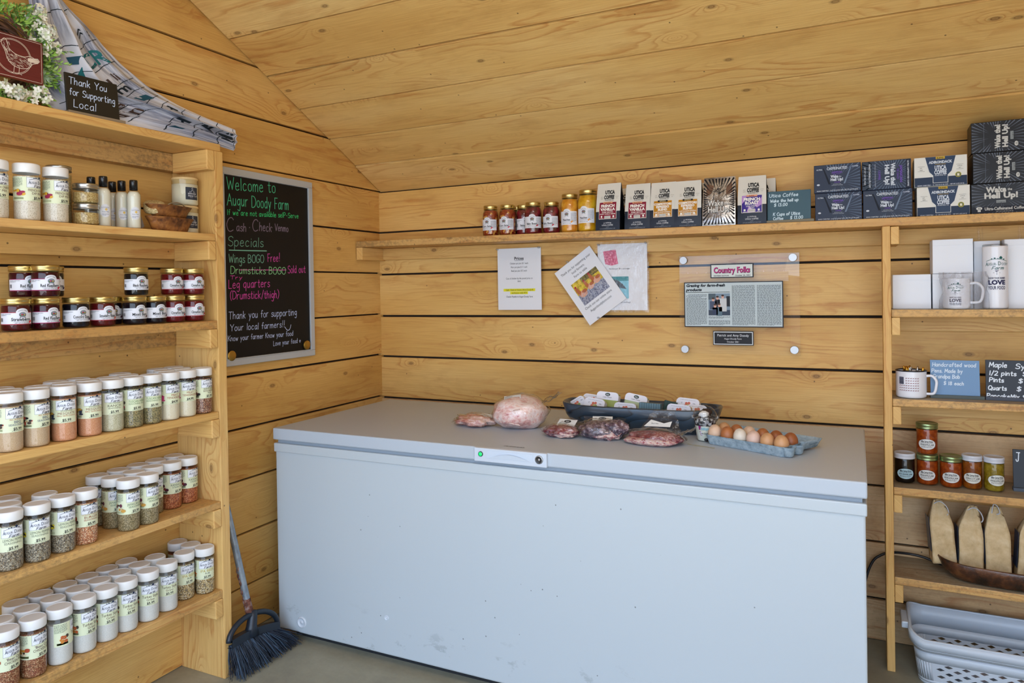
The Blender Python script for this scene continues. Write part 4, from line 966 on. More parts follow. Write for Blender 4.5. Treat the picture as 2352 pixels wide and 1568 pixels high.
# ================================================================ coffee bags
BTOP = mat('bag_white', 'D3D2CA', .5); BNV = mat('bag_navy', '1E2838', .4, spec=.3); BDK = mat('bag_side', '0C0E12', .35, spec=.3)
FOIL = mottle('silver_foil', '6A6058', 'A8A4A0', 'DAD8D4', 14, .25, .5); FOIL.node_tree.nodes['Principled BSDF'].inputs['Metallic'].default_value = .7
def bag_front(w, h, d, seed=0):
    def fy(x, z):
        k = min(1, max(0, z/h))
        dd = d*(1-k**1.7)+.005
        return -(dd/2) - .004*(1-(2*x/w)**2)*math.sin(math.pi*min(1, k+.08)) + .0018*noise.noise(Vector((x*24, z*18, seed)))*min(1, 4*(1-k)+.2)
    return fy
def coffee_bag(lab, loc, w, h, kind, rz=0, seed=0, d=.068):
    t = thing('coffee_bag', lab, 'coffee bag', loc, rz, 'coffee bags on the back shelf')
    fy = bag_front(w, h, d, seed); split = .4*h if kind != 'wake' else -1
    m = MB(); nz = 26; top = FOIL if kind == 'wake' else BTOP; bot = BNV; nx = 10
    zs = sorted([h*i/nz for i in range(nz+1)]+([split] if split > 0 else []))
    def hw(z): return w/2*(1-.05*(z/h)**2*(1 if kind == 'wake' else .8)) * (1 if z < h*.97 else .985)
    for z0, z1 in zip(zs, zs[1:]):
        mm = top if z0 >= split-1e-6 else bot
        for sg in (1, -1):
            vs = [(sg*hw(z)*(2*i/nx-1), sg*fy(hw(z)*(2*i/nx-1)*(1 if sg == 1 else -1), z), z) for z in (z0, z1) for i in range(nx+1)]
            m.raw(vs, [(i, i+1, nx+2+i, nx+1+i) for i in range(nx)], mm)
        for sg in (1, -1):
            pts = []
            for z in (z0, z1):
                yf = fy(sg*hw(z), z); g = .016*min(1, 2.2*z/h)*(1-.5*z/h)
                pts += [(sg*hw(z), yf, z), (sg*(hw(z)-g), 0, z), (sg*hw(z), -yf, z)]
            m.raw(pts, [(0, 1, 4, 3), (1, 2, 5, 4)], FOIL if kind == 'wake' else BDK, False)
    m.face([(-w/2, fy(-w/2, 0), 0), (w/2, fy(w/2, 0), 0), (w/2, -fy(w/2, 0), 0), (-w/2, -fy(-w/2, 0), 0)], bot)
    m.build('pouch', t)
    m = MB(); cv = Canvas(m, lambda x, z, hh: (x, fy(x, z)-hh*1.5-.0009, z), .01, suby=.01)
    if kind == 'wake':
        K = ink('15161A'); Wt = ink('D6D6D2')
        for i in range(46):
            a = 2*math.pi*i/46+.07; r0 = .6+.12*math.sin(i*2.3); c_, s_ = math.cos(a), math.sin(a)
            k1 = min((w*.47)/max(1e-6, abs(c_)), (h*.47)/max(1e-6, abs(s_)))
            p, q = (c_*k1*r0, h*.5+s_*k1*r0), (c_*k1, h*.5+s_*k1); nx_, ny_ = -s_*.0035, c_*.0035
            if q[1] > h*.97: continue
            cv.poly([p, (q[0]-nx_, q[1]-ny_), (q[0]+nx_, q[1]+ny_)], K, 2)
        BR = ink('6E5444', .3)
        cv.poly([(-.05, h*.88), (-.02, h*.82), (-.03, h*.66), (-.052, h*.6)], BR, 1); cv.poly([(.05, h*.9), (.03, h*.8), (.028, h*.62), (.054, h*.66)], BR, 1)
        rr = random.Random(4)
        for i in range(14):
            a = rr.uniform(0, 6.28); x0, z0 = .018*math.cos(a), h*.62+.028*math.sin(a)
            cv.line(crom([(x0, z0), (x0+rr.uniform(-.02, .02), z0+rr.uniform(-.02, .02)), (x0+rr.uniform(-.03, .03), z0+rr.uniform(-.03, .03))]), .0012, K, 3)
        for tx, y, s_ in (('Wake', h*.4, .034), ('the', h*.42, .014), ('Hell Up!', h*.27, .034)):
            xx = -.012 if tx == 'Wake' else (.031 if tx == 'the' else 0); f_ = .062 if tx == 'Wake' else (.018 if tx == 'the' else .088)
            cv.text(tx, xx, y, s_*1.02, K, st='h', fit=f_*1.03, L=3, rot=.0); cv.text(tx, xx, y+.0008, s_, Wt, st='b', fit=f_, L=4)
        cv.rect(-w*.48, .004, w*.48, .012, ink('B8C0C0'), 1)
    else:
        bgc, tagc, tag_t, lines, sub = kind
        cv.text('UTiCA', .006, h*.77, .0225, INKB, st='h', fit=.042, L=2); cv.text('COFFEE', .004, h*.664, .0225, INKB, st='h', fit=.046, L=2); cv.text('ROASTING CO.', .006, h*.628, .0058, INKB, st='b', L=2)
        for sx_ in (-1, 1): cv.text('EST.' if sx_ < 0 else 'UTICA', .005+sx_*.034, h*.7, .005, ink('8A8A84'), L=2); cv.text('2005' if sx_ < 0 else 'NY', .005+sx_*.034, h*.665, .005, ink('8A8A84'), L=2)
        x0, x1, z0, z1 = -w*.36, w*.36, h*.235, h*.6
        cv.rect(x0, z0, x1, z1, ink('D8D4CC'), 1); cv.rect(x0+.0018, z0+.0018, x1-.0018, z1-.0018, ink(bgc, .35), 2)
        if lines[0] == 'FRENCH' and lines[1] == 'ROAST':
            for p in ([(x0+.002, z1-.002), (x0+.02, z1-.002), (x0+.012, z1-.025), (x0+.002, z1-.035)], [(x1-.002, z1-.01), (x1-.002, z1-.04), (x1-.02, z0+.02), (x1-.028, z0+.03), (x1-.016, z1-.025)], [(x0+.02, z0+.002), (x0+.03, z0+.03), (x0+.05, z0+.002)]): cv.poly(p, ink('B08AC8'), 3)
        cv.rect(-.021, z1-.007, .021, z1+.0005, ink(tagc), 3); cv.text(tag_t, 0, z1-.0055, .0062, ink('7A2A2A') if tagc != '1A1A1E' else ink('D8C8A0'), st='b', L=4)
        n = len(lines); y = z1-.011
        CW = ink('ECEAE4')
        for ln in lines:
            s_ = .0165 if n == 2 else .0128; y -= s_*.74; cv.text(ln, 0, y, s_, CW, st='h', fit=min(.074, cv.width(ln, s_, 'h')), L=4); y -= s_*.16
        cv.rect(-.025, y-.0005, .025, y, CW, 4)
        for ln in sub: y -= .0075; cv.text(ln, 0, y, .0064, CW, st='b', fit=min(.07, cv.width(ln, .0064, 'b')), L=4)
        cv.rect(-.014, z0+.003, .014, z0+.014, ink('E8E6E0'), 4)
        for i in range(13): cv.rect(-.0125+i*.002, z0+.0045, -.0125+i*.002+(.0006 if i % 3 else .0011), z0+.013, INKB, 5)
        for sx_ in (-1, 1): cv.ell(sx_*.027, z0+.011, .0042, .0042, CW, 4, 10); cv.rect(sx_*.027-.006, z0+.0035, sx_*.027+.006, z0+.0048, CW, 4)
        cv.text('12 OUNCES', 0, h*.145, .0068, ink('C8CCD2'), st='b', arc=.002, L=3); cv.text('UTICA COFFEE', 0, h*.095, .0075, ink('C8CCD2'), st='b', L=3); cv.rect(-.006, h*.066, .006, h*.069, ink('C8CCD2'), 3)
        cv.text('UTICACOFFEEROASTING.COM', 0, h*.025, .0055, ink('9AA2AC'), fit=.07, L=3)
    m.build('printing', t); return t
FV = ('7E1630', 'D8A07A', 'FLAVORED', ('FRENCH', 'VANILLA'), ('WARM, SMOOTH,', 'SWEET VANILLA CREAM'))
CE = ('B8801E', '1A1A1E', 'ESPRESSO', ('COMPETITORS', 'ESPRESSO', 'BLEND'), ('OUR FLAGSHIP ESPRESSO,', 'SWEET & BALANCED,', 'CARAMEL, CHERRY & HAZELNUT'))
FRR = ('3A2A86', 'D89A7A', 'BLEND', ('FRENCH', 'ROAST'), ('LOW ACIDITY,', 'SMOKY,', 'COCOA'))
for i, (lab, x, y, h, kd, rz) in enumerate((
 ('white and navy coffee bag with crimson label, next to the peaches', 1.357, -.165, .207, FV, -.03), ('white and navy coffee bag with crimson label, beside the first orange one', 1.481, -.145, .199, FV, .02),
 ('coffee bag with mustard orange label, next to the crimson labels', 1.592, -.145, .198, CE, .0), ('crumpled coffee bag with mustard orange label beside the silver bag', 1.696, -.145, .197, CE, .04),
 ('coffee bag with purple label beside the teal price board', 1.953, -.15, .197, FRR, 0))):
    coffee_bag(lab, (x, y, BSZ(x)), .111, h, kd, rz, i*3.1)
coffee_bag('shiny silver foil coffee bag with black rays', (1.824, -.15, BSZ(1.824)), .132, .202, 'wake', .0, 8)
for x, lab, kd in ((1.385, 'coffee bag standing behind the first crimson label bag', FV), (1.98, 'coffee bag standing behind the purple label bag', FRR), (1.735, 'coffee bag standing behind the crumpled orange label bag', CE)):
    coffee_bag(lab, (x, -.064, BSZ(x)), .111, .195, kd, .0, x*9)

# ================================================================ little chalk price boards on stands
def price_board(lab, w, h, col, base, lines, loc, rz, lean=.12, chalk='C4DCE8', th=.006, cw=.0024):
    t = thing('price_sign', lab, 'sign', loc, rz, 'hand lettered price boards')
    m = MB(); m.box(-w/2, w/2, -.0, th, .004, h, mat('board_'+col, col, .5)); cv = Canvas(m, lambda x, y, hh: (x, -.0002-hh, y))
    for tx, x, y, s_, f_ in lines: cv.hand(tx, x*w-w/2, y*h, s_, cg(chalk), cw, fit=f_*w, sl=.1)
    o = m.build('board', t, .001); o.rotation_euler = (-lean, 0, 0)
    m = MB(); m.box(-w/2-.002, w/2+.012, -.011, .02, 0, .012, mat('stand_'+base, base, .6)); m.build('stand', t, .001)
    return t
price_board('teal chalk price board for coffee between the bags and the boxes', .161, .13, '2E5464', '7C7660', (('Utica Coffee', .05, .82, .013, .68), ('Wake the hell up', .07, .66, .0115, .66), ('$ 13.00', .16, .53, .0115, .32), ('K Cups of Utica', .14, .24, .012, .62), ('Coffee', .14, .11, .011, .24), ('$ 13.00', .53, .11, .012, .3)), (2.09, -.17, BSZ(2.09)), 0)
price_board('black chalk board thanking customers on the top left shelf', .166, .132, '16150F', '8A7C66', (('Thank You', .06, .74, .022, .74), ('for Supporting', .06, .48, .021, .88), ('Local', .12, .2, .024, .44)), (.172, -1.718, S['a']), math.pi/2-.06, .1, 'C4D6F4', cw=.0021)

# ================================================================ coffee pod boxes
BXN = mat('box_navy', '1A2840', .4, spec=.3); BXK = mat('box_black', '0B0D12', .35, spec=.3); BXW = mat('box_white', 'D6D8D2', .45)
LT = ink('C8D2DE'); PUR = ink('6A4AA8')
def rays(cv, w, h, cx, cy, r0, m, n, wd, L=1, skip=lambda a: False):
    for i in range(n):
        a = 2*math.pi*(i+.37)/n; c_, s_ = math.cos(a), math.sin(a)
        if skip(a): continue
        k1 = min(((w/2-.002)-cx*(1 if c_ > 0 else -1))/max(1e-6, abs(c_)), ((h/2-.002)-cy*(1 if s_ > 0 else -1))/max(1e-6, abs(s_)))
        k0 = max(r0*(.9+.35*math.sin(i*5.1)), .01)
        if k1 <= k0: continue
        p = (cx+c_*k0, cy+s_*k0); q = (cx+c_*k1, cy+s_*k1)
        cv.poly([p, (q[0]+s_*wd, q[1]-c_*wd), (q[0]-s_*wd, q[1]+c_*wd)], m, L)
def pod_box(lab, loc, w, h, d, kind, rz=0):
    t = thing('coffee_pod_box', lab, 'box', loc, rz, 'coffee pod boxes on the back shelf')
    base = {'caf': BXN, 'cafv': BXN, 'adk': BXW, 'wake': BXK, 'wakev': BXK}[kind]
    m = MB(); m.box(-w/2, w/2, 0, d, 0, h, base); m.build('carton', t, .0015)
    m = MB(); W_, H_ = w, h; ro = 0
    if kind == 'cafv': ro = -math.pi/2
    if kind == 'wakev': ro = math.pi/2
    if ro: W_, H_ = h, w
    ca_, sa2 = math.cos(ro), math.sin(ro)
    cv = Canvas(m, lambda x, y, hh: (x*ca_-y*sa2, -.0004-hh, h/2+x*sa2+y*ca_))
    if kind == 'caf':
        rays(cv, W_, H_, 0, -.01, .04, ink('5E7088'), 40, .0016, 1, lambda a: 2.2 < a < 4.0)
        cv.poly([(-.05, .04), (-.046, .04), (-.022, -.022), (-.03, -.022)], ink('121A28'), 2); cv.poly([(.05, .04), (.046, .04), (.022, -.022), (.028, -.022)], ink('6A7C94'), 2)
        cv.text('CAFFEINATED', 0, .033, .0145, LT, st='b', fit=.072); cv.text('ULTRA', -.062, .0335, .0068, LT, st='b', fit=.021); cv.rect(.05, .0375, .074, .044, ink('3A4A6A'), 2); cv.text('COFFEE', .062, .0385, .0062, LT, st='b')
        cv.text('JAMAICAN', 0, .021, .0075, PUR, st='h', arc=.002); cv.text('ME CRAZY', 0, .0145, .0052, PUR, st='b')
        cv.text('Wake', -.009, .0025, .0145, LT, st='h', fit=.026); cv.text('the', .0105, .004, .007, LT, st='b', fit=.009); cv.text('Hell Up!', -.001, -.0095, .0145, LT, st='h', fit=.044); cv.text('COFFEE', 0, -.0175, .0058, PUR, st='b')
        cv.text('NATURALLY AND', 0, -.0235, .0035, LT); cv.text('ARTIFICIALLY FLAVORED', 0, -.028, .0035, LT)
        cv.ell(-.066, -.022, .0055, .0032, LT, 2, 10); cv.text('KEURIG COMPATIBLE - 12-0.37 OZ (10.5G) CUPS - NET WT 4.44 OZ (126G)', 0, -.048, .0058, LT, st='b', fit=.143)
    elif kind == 'cafv':
        rays(cv, W_, H_, 0, .02, .03, ink('5E7088'), 40, .0014, 1)
        cv.rect(-W_/2+.002, -H_/2+.002, W_/2-.002, -H_/2+.034, ink('34404E'), 1); cv.rect(-W_/2+.002, H_/2-.017, W_/2-.002, H_/2-.002, ink('1E2638'), 2)
        cv.text('ULTRA CAFFEINATED COFFEE', 0, H_/2-.012, .0072, LT, st='b', fit=.095); cv.text('JAMAICAN', 0, .045, .011, PUR, st='h', fit=.062); cv.text('ME CRAZY', 0, .035, .0085, PUR, st='b', fit=.04)
        cv.text('Wake the!', 0, .0155, .02, LT, st='h', fit=.082); cv.text('Hell Up!', 0, -.004, .02, LT, st='h', fit=.075); cv.text('COFFEE', 0, -.026, .01, PUR, st='b')
        cv.text('NATURALLY AND ARTIFICIALLY FLAVORED', 0, -.038, .0042, LT, fit=.085); cv.text('WAKETHEHELLUP.COM', 0, -.058, .0082, LT, st='b', fit=.088); cv.text('NET WT 4.44 OZ (126G)', 0, -.073, .0062, LT, st='b')
    elif kind == 'adk':
        NV = ink('1E3352', .35); cv.rect(-w/2+.001, -h/2+.001, w/2-.001, -h/2+.034, ink('2A3A52'), 1)
        cv.poly([(-.049, h/2-.001), (.049, h/2-.001), (.036, -.002), (.022, -.018), (-.022, -.018), (-.036, -.002)], ink('D6DAD8'), 2); cv.poly([(-.024, -.0185), (.024, -.0185), (.024, -.042), (-.024, -.042)], ink('D6DAD8'), 2)
        cv.poly([(-.0475, h/2-.001), (.0475, h/2-.001), (.0345, -.001), (.0205, -.0165), (-.0205, -.0165), (-.0345, -.001)], NV, 3); cv.poly([(-.0225, -.015), (.0225, -.015), (.0225, -.0405), (-.0225, -.0405)], NV, 3)
        cv.rect(-.014, h/2-.0095, .014, h/2-.001, ink('C8A832'), 4); cv.text('BLEND', 0, h/2-.008, .0072, INKB, st='b', L=5)
        cv.text('ADIRONDACK', 0, .029, .0125, LT, st='h', fit=.071, L=5); cv.rect(-.017, .0245, .017, .0255, ink('C8A832'), 4)
        cv.text('UTiCA', 0, .006, .0205, LT, st='h', fit=.036, L=5); cv.text('COFFEE', 0, -.0105, .0205, LT, st='h', fit=.038, L=5); cv.text('ROASTING CO', 0, -.0165, .0052, LT, st='b', L=5)
        for sx_, a, b in ((-1, 'EST.', '2005'), (1, 'UTICA', 'NY')): cv.text(a, sx_*.06, .013, .005, INKB, L=2); cv.text(b, sx_*.06, .006, .005, INKB, L=2); cv.rect(sx_*.06-.011, .02, sx_*.06+.011, .0206, INKB, 2); cv.rect(sx_*.06-.011, .003, sx_*.06+.011, .0036, INKB, 2)
        cv.ell(.055, -.016, .0095, .0095, ink('A8A03A'), 2, 16); cv.ell(.055, -.016, .0075, .0075, ink('5E6A4A'), 3, 14); cv.rect(.0515, -.021, .0585, -.012, ink('E0DCC0'), 4)
        cv.text("KEURIG COMPATIBLE  |  12 - 0.42 OZ (12 G) CUPS  |  NET WT 5 OZ (144 G)".replace('|', '-'), 0, -.0505, .0055, LT, st='b', fit=.145, L=4)
    else:
        rays(cv, W_, H_, 0, .012, .045, ink('6A7484'), 44, .0014, 1)
        GY = ink('C6C8C4')
        if kind == 'wake':
            cv.rect(-w/2+.002, -h/2+.004, w/2-.002, -h/2+.026, ink('1C222E'), 2)
            cv.text('Wake', -.014, .022, .026, GY, st='h', fit=.058); cv.text('the', .026, .026, .012, GY, st='b', fit=.013); cv.text('Hell Up!', -.0, .001, .026, GY, st='h', fit=.1)
            cv.rect(-.014, -.016, .014, -.0065, ink('8E9698'), 2); cv.text('Original', 0, -.0145, .0075, INKB); cv.text('Ultra-Caffeinated Coffee', .01, -.0405, .0145, GY, st='b', fit=.118, L=4)
            cv.ell(-.065, -.033, .0095, .0055, GY, 4, 12); cv.text('12', -.065, -.036, .0085, INKB, st='b', L=5); cv.rect(-.0695, -.045, -.0605, -.039, GY, 4); cv.text('NET WT 5.08 OZ (144 G)', .01, -.0475, .0045, GY, L=4)
        else:
            cv.rect(-W_/2+.002, -H_/2+.002, W_/2-.002, -H_/2+.02, ink('2A3038'), 2); cv.text('Ultra-Caffeinated Coffee', 0, -H_/2+.0065, .011, GY, st='b', fit=.092, L=4)
            cv.text('Wake the!', 0, .002, .022, GY, st='h', fit=.082); cv.text('Hell Up!', 0, -.02, .022, GY, st='h', fit=.08); cv.rect(-.014, -.037, .014, -.028, ink('8E9698'), 2); cv.text('Original', 0, -.0355, .007, INKB)
            cv.ell(-.03, -.045, .0085, .0055, GY, 4, 12); cv.text('12', -.03, -.048, .0075, INKB, st='b', L=5); cv.line([(-W_/2+.003, .05), (W_/2-.003, .05)], .0008, ink('6A7484'), 3)
    m.build('printing', t); return t
for lab, x, lv, w, kd, rz in (('navy coffee pod box, bottom of the stack beside the teal board', 2.268, 0, .163, 'caf', 0), ('navy coffee pod box, top of the stack beside the teal board', 2.265, 1, .163, 'caf', -.02),
  ('navy coffee pod box under the one with sideways lettering', 2.4345, 0, .163, 'caf', 0), ('navy coffee pod box with sideways lettering', 2.4315, 1, .162, 'cafv', .0),
  ('white and navy coffee pod box, lower of the two', 2.6125, 0, .165, 'adk', 0), ('white and navy coffee pod box, upper of the two', 2.605, 1, .165, 'adk', -.01),
  ('black coffee pod box, bottom of the tall stack at the right end', 2.787, 0, .178, 'wake', 0), ('black coffee pod box with sideways lettering, middle of the tall stack', 2.792, 1, .176, 'wakev', .02), ('black coffee pod box with sideways lettering, top of the tall stack', 2.788, 2, .176, 'wakev', -.02)):
    pod_box(lab, (x, -.178, BSZ(x)+lv*.1085), w, .1075, .112, kd, rz)

# ================================================================ right shelves: boxes, mugs, tumbler
WBX = mat('white_carton', 'E6ECF4', .55)
z = RS['a']
for lab, x0, x1, z0, h, d, y in (('plain white mug box at the left of the shelf', 2.449, 2.574, 0, .127, .12, -.15), ('plain white mug box under another behind the wrapped mug', 2.579, 2.704, 0, .127, .115, -.148), ('plain white mug box on top of another', 2.58, 2.706, .128, .124, .115, -.15),
        ('tall white tumbler box behind the tumbler', 2.712, 2.792, 0, .243, .085, -.118), ('tall white tumbler box at the right edge', 2.8, 2.9, 0, .244, .1, -.15)):
    t = thing('gift_box', lab, 'box', ((x0+x1)/2, y, z+z0), 0, 'white gift boxes on the right shelf')
    m = MB(); w = x1-x0; m.box(-w/2, w/2, 0, d, 0, h, WBX); m.build('carton', t, .0015)
    m = MB(); m.box(-w/2+.002, w/2-.002, -.0012, 0, h-.022, h-.001, WBX); m.build('lid_flap', t, .0008)
POR = mat('porcelain', 'E4E8F0', .2, coat=.2)
def know_love(cv, x, y, k):
    farm_logo(cv, x, y, k, TEAL, TEAL)
    PUR2 = ink('24244E')
    cv.line([(x-.15*k, y-.36*k), (x+.15*k, y-.36*k)], .012*k, PUR2); cv.line([(x, y-.46*k), (x, y-.3*k)], .012*k, PUR2); cv.poly([(x-.08*k, y-.25*k), (x-.03*k, y-.3*k), (x+.05*k, y-.28*k), (x+.08*k, y-.22*k), (x+.02*k, y-.26*k)], PUR2, 3)
    cv.text('KNOW YOUR FARMER', x, y-.66*k, .13*k, PUR2, st='b', fit=.72*k); cv.text('LOVE', x, y-.92*k, .29*k, PUR2, st='h', fit=.72*k); cv.text('YOUR FOOD', x, y-1.16*k, .23*k, PUR2, st='b', fit=.72*k)
t = thing('tumbler', 'tall white tumbler with farm lettering standing on the right shelf', 'tumbler', (2.768, -.178, z), math.atan2(-3.0, -.44)+.06)
m = MB(); r = .0385; m.lathe([(0, .001), (r-.004, .001), (r-.001, .004), (r, .008), (r, .215), (r-.0005, .219), (r-.003, .22), (r-.003, .22)], POR, 40); m.build('body', t)
m = MB(); m.lathe([(r-.003, .2195), (r-.001, .2195), (r-.0005, .221), (r-.0005, .224), (r-.002, .226), (r-.006, .2265), (0, .2265)], clear('tumbler_lid', (.75, .78, .8), .05, 1.5, .1), 40); m.build('lid', t)
m = MB(); cv = Canvas(m, onCyl(r+.0001, 0), .003); know_love(cv, .002, .152, .072); m.build('printing', t)
def mug(t, r, h, body, rim, ha, hz0=.2, hz1=.82, out=.036):
    m = MB(); m.lathe([(0, .001), (r-.006, .001), (r-.001, .004), (r, .01), (r, h-.002), (r, h), (r-.002, h), (r-.0025, h-.003), (r-.003, .012), (r-.006, .006), (0, .006)], body, 40); m.build('body', t)
    if rim: m = MB(); m.lathe([(r+.0004, h-.003), (r+.0014, h-.001), (r+.001, h+.001), (r-.002, h+.0012), (r-.0035, h-.001), (r-.0032, h-.003)], rim, 40); m.build('rim', t)
    pts = crom([(r-.003, h*hz1), (r+out*.55, h*(hz1+.015)), (r+out, h*(hz1-.14)), (r+out, h*.45), (r+out*.75, h*(hz0+.03)), (r-.003, h*hz0)], 6)
    m = MB(); m.tube([(a*math.cos(ha), a*math.sin(ha), b) for a, b in pts], [.0048]*len(pts), body, 10); m.build('handle', t)
f0 = math.atan2(-3.02, -.3)
t = thing('coffee_mug', 'white farm logo mug wrapped in bubble wrap on the right shelf', 'mug', (2.648, -.2, z+.001), f0)
mug(t, .0425, .108, POR, None, math.pi/2-.12)
m = MB(); cv = Canvas(m, onCyl(.0427, 0), .003); know_love(cv, -.004, .072, .05); m.build('printing', t)
m = MB(); rr = random.Random(5)
BUB = clear('bubble_wrap', (.93, .94, .96), .15, 1.4, .1, 160)
def wrap(a, b):
    an = 2*math.pi*a; zz = -.002+b*.133
    rad = .0475+.004*math.sin(b*9)+.005*noise.noise(Vector((math.cos(an)*3, math.sin(an)*3, b*6)))
    ex = max(0, math.cos(an-math.pi/2+.1)); rad += ex**3*.05*(1-.25*abs(b-.4)); rad += (.005 if b < .12 else 0)*max(0, .12-b)/.12+(.004*math.sin(an*7) if b > .85 else 0)
    return (rad*math.cos(an), rad*math.sin(an), max(.0, zz))
m.grid(wrap, 64, 30, BUB); m.build('bubble_wrap', t)
for x, lab in ((2.742, 'plastic wrapped straw standing behind the tumbler'), (2.868, 'plastic wrapped straw at the right edge of the shelf')):
    t = thing('straw', lab, 'straw', (x, -.026, z), 0, 'wrapped drinking straws')
    m = MB(); m.tube([(0, 0, 0), (0, 0, .27)], .0035, clear('straw_clear', (.8, .84, .9), .1, 1.5, .35), 10); m.build('tube', t)
    m = MB(); m.grid(lambda a, b: ((a-.5)*.026*(1-.2*abs(2*b-1)), -.006-.003*math.sin(a*9+b*5), b*.3), 8, 20, FILM); m.build('plastic_sleeve', t)
# enamel mug of pens and price boards
z = RS['b']; ENR = mat('enamel_rim', '1E2430', .25)
t = thing('enamel_mug', 'white enamel mug with a dark rim holding wooden pens', 'mug', (2.505, -.172, z), math.atan2(-3.0, -.2))
mug(t, .0505, .1, POR, ENR, math.pi/2-.15, .16, .8, .03)
m = MB(); cv = Canvas(m, onCyl(.0507, 0), .003); FR_ = ink('7A2630'); FB_ = ink('232C4A')
cv.rect(-.042, .052, -.024, .078, FB_)
for i in range(5):
    for j in range(6): cv.rect(-.0405+i*.0034, .0545+j*.004, -.0393+i*.0034, .0557+j*.004, POR, 4)
for j in range(6):
    for i in range(9):
        x = -.038+i*.0076; y = .0735-j*.0088
        if x < -.022 and y > .05: continue
        cv.rect(x-.0022, y-.0006, x+.0022, y+.0012, FR_, 2); cv.rect(x-.0022, y-.002, x-.0014, y, FR_, 2); cv.rect(x+.0012, y-.002, x+.002, y, FR_, 2); cv.rect(x+.0018, y+.001, x+.003, y+.0022, FR_, 2)
m.build('flag_print', t)
PEN = mat('pen_wood', '5A2E16', .3, coat=.5); PENG = mat('pen_gold', 'C89A3E', .25, 1); PENK = mat('pen_black', '17161A', .3)
for i in range(8):
    a = i*.8+.3; rr_ = .012+.026*((i*7) % 5)/4
    p = thing('wooden_pen', 'handcrafted wooden pen standing among others in the enamel mug', 'pen', (2.505+rr_*math.cos(a)*.7, -.172+rr_*math.sin(a)*.7, z+.0085), 0, 'wooden pens in the enamel mug', (.17*math.sin(a)*-1, .17*math.cos(a), a))
    m = MB(); m.lathe([(0, 0), (.0016, .004), (.0042, .016), (.0046, .05), (.0042, .09)], PEN if i % 2 else PENK, 12); m.build('barrel', p)
    m = MB(); m.lathe([(.0044, .088), (.0048, .09), (.0048, .094), (.004, .098), (.0034, .105), (0, .107)], PENG if i % 3 else SILVER, 12); m.build('cap', p)
price_board('chalk board for handcrafted pens with a blue reflection in its colour', .154, .138, '6C93BC', '55605E', (('Handcrafted wood', .05, .83, .0135, .89), ('Pens. Made by', .03, .67, .013, .64), ('Grandpa Bob', .05, .52, .0135, .56), ('$ 18 each', .27, .35, .012, .42)), (2.645, -.163, z), .02, .1, 'D6E6F4')  # the blue reflected by this board is put into its base colour
price_board('dark chalk board listing maple syrup prices', .185, .142, '17212E', '4A5260', (('Maple', .06, .82, .017, .3), ('Syrup', .48, .8, .017, .38), ('1/2 pints  $ 6.00', .06, .62, .015, .86), ('Pints', .06, .45, .015, .24), ('$ 10.00', .52, .45, .0145, .44), ('Quarts', .04, .25, .015, .3), ('$ 15.00', .49, .25, .015, .44), ('PancakeMix $6.00', .015, .06, .0135, .82)), (2.832, -.16, z), -.05, .1, 'E2ECF6', cw=.003)
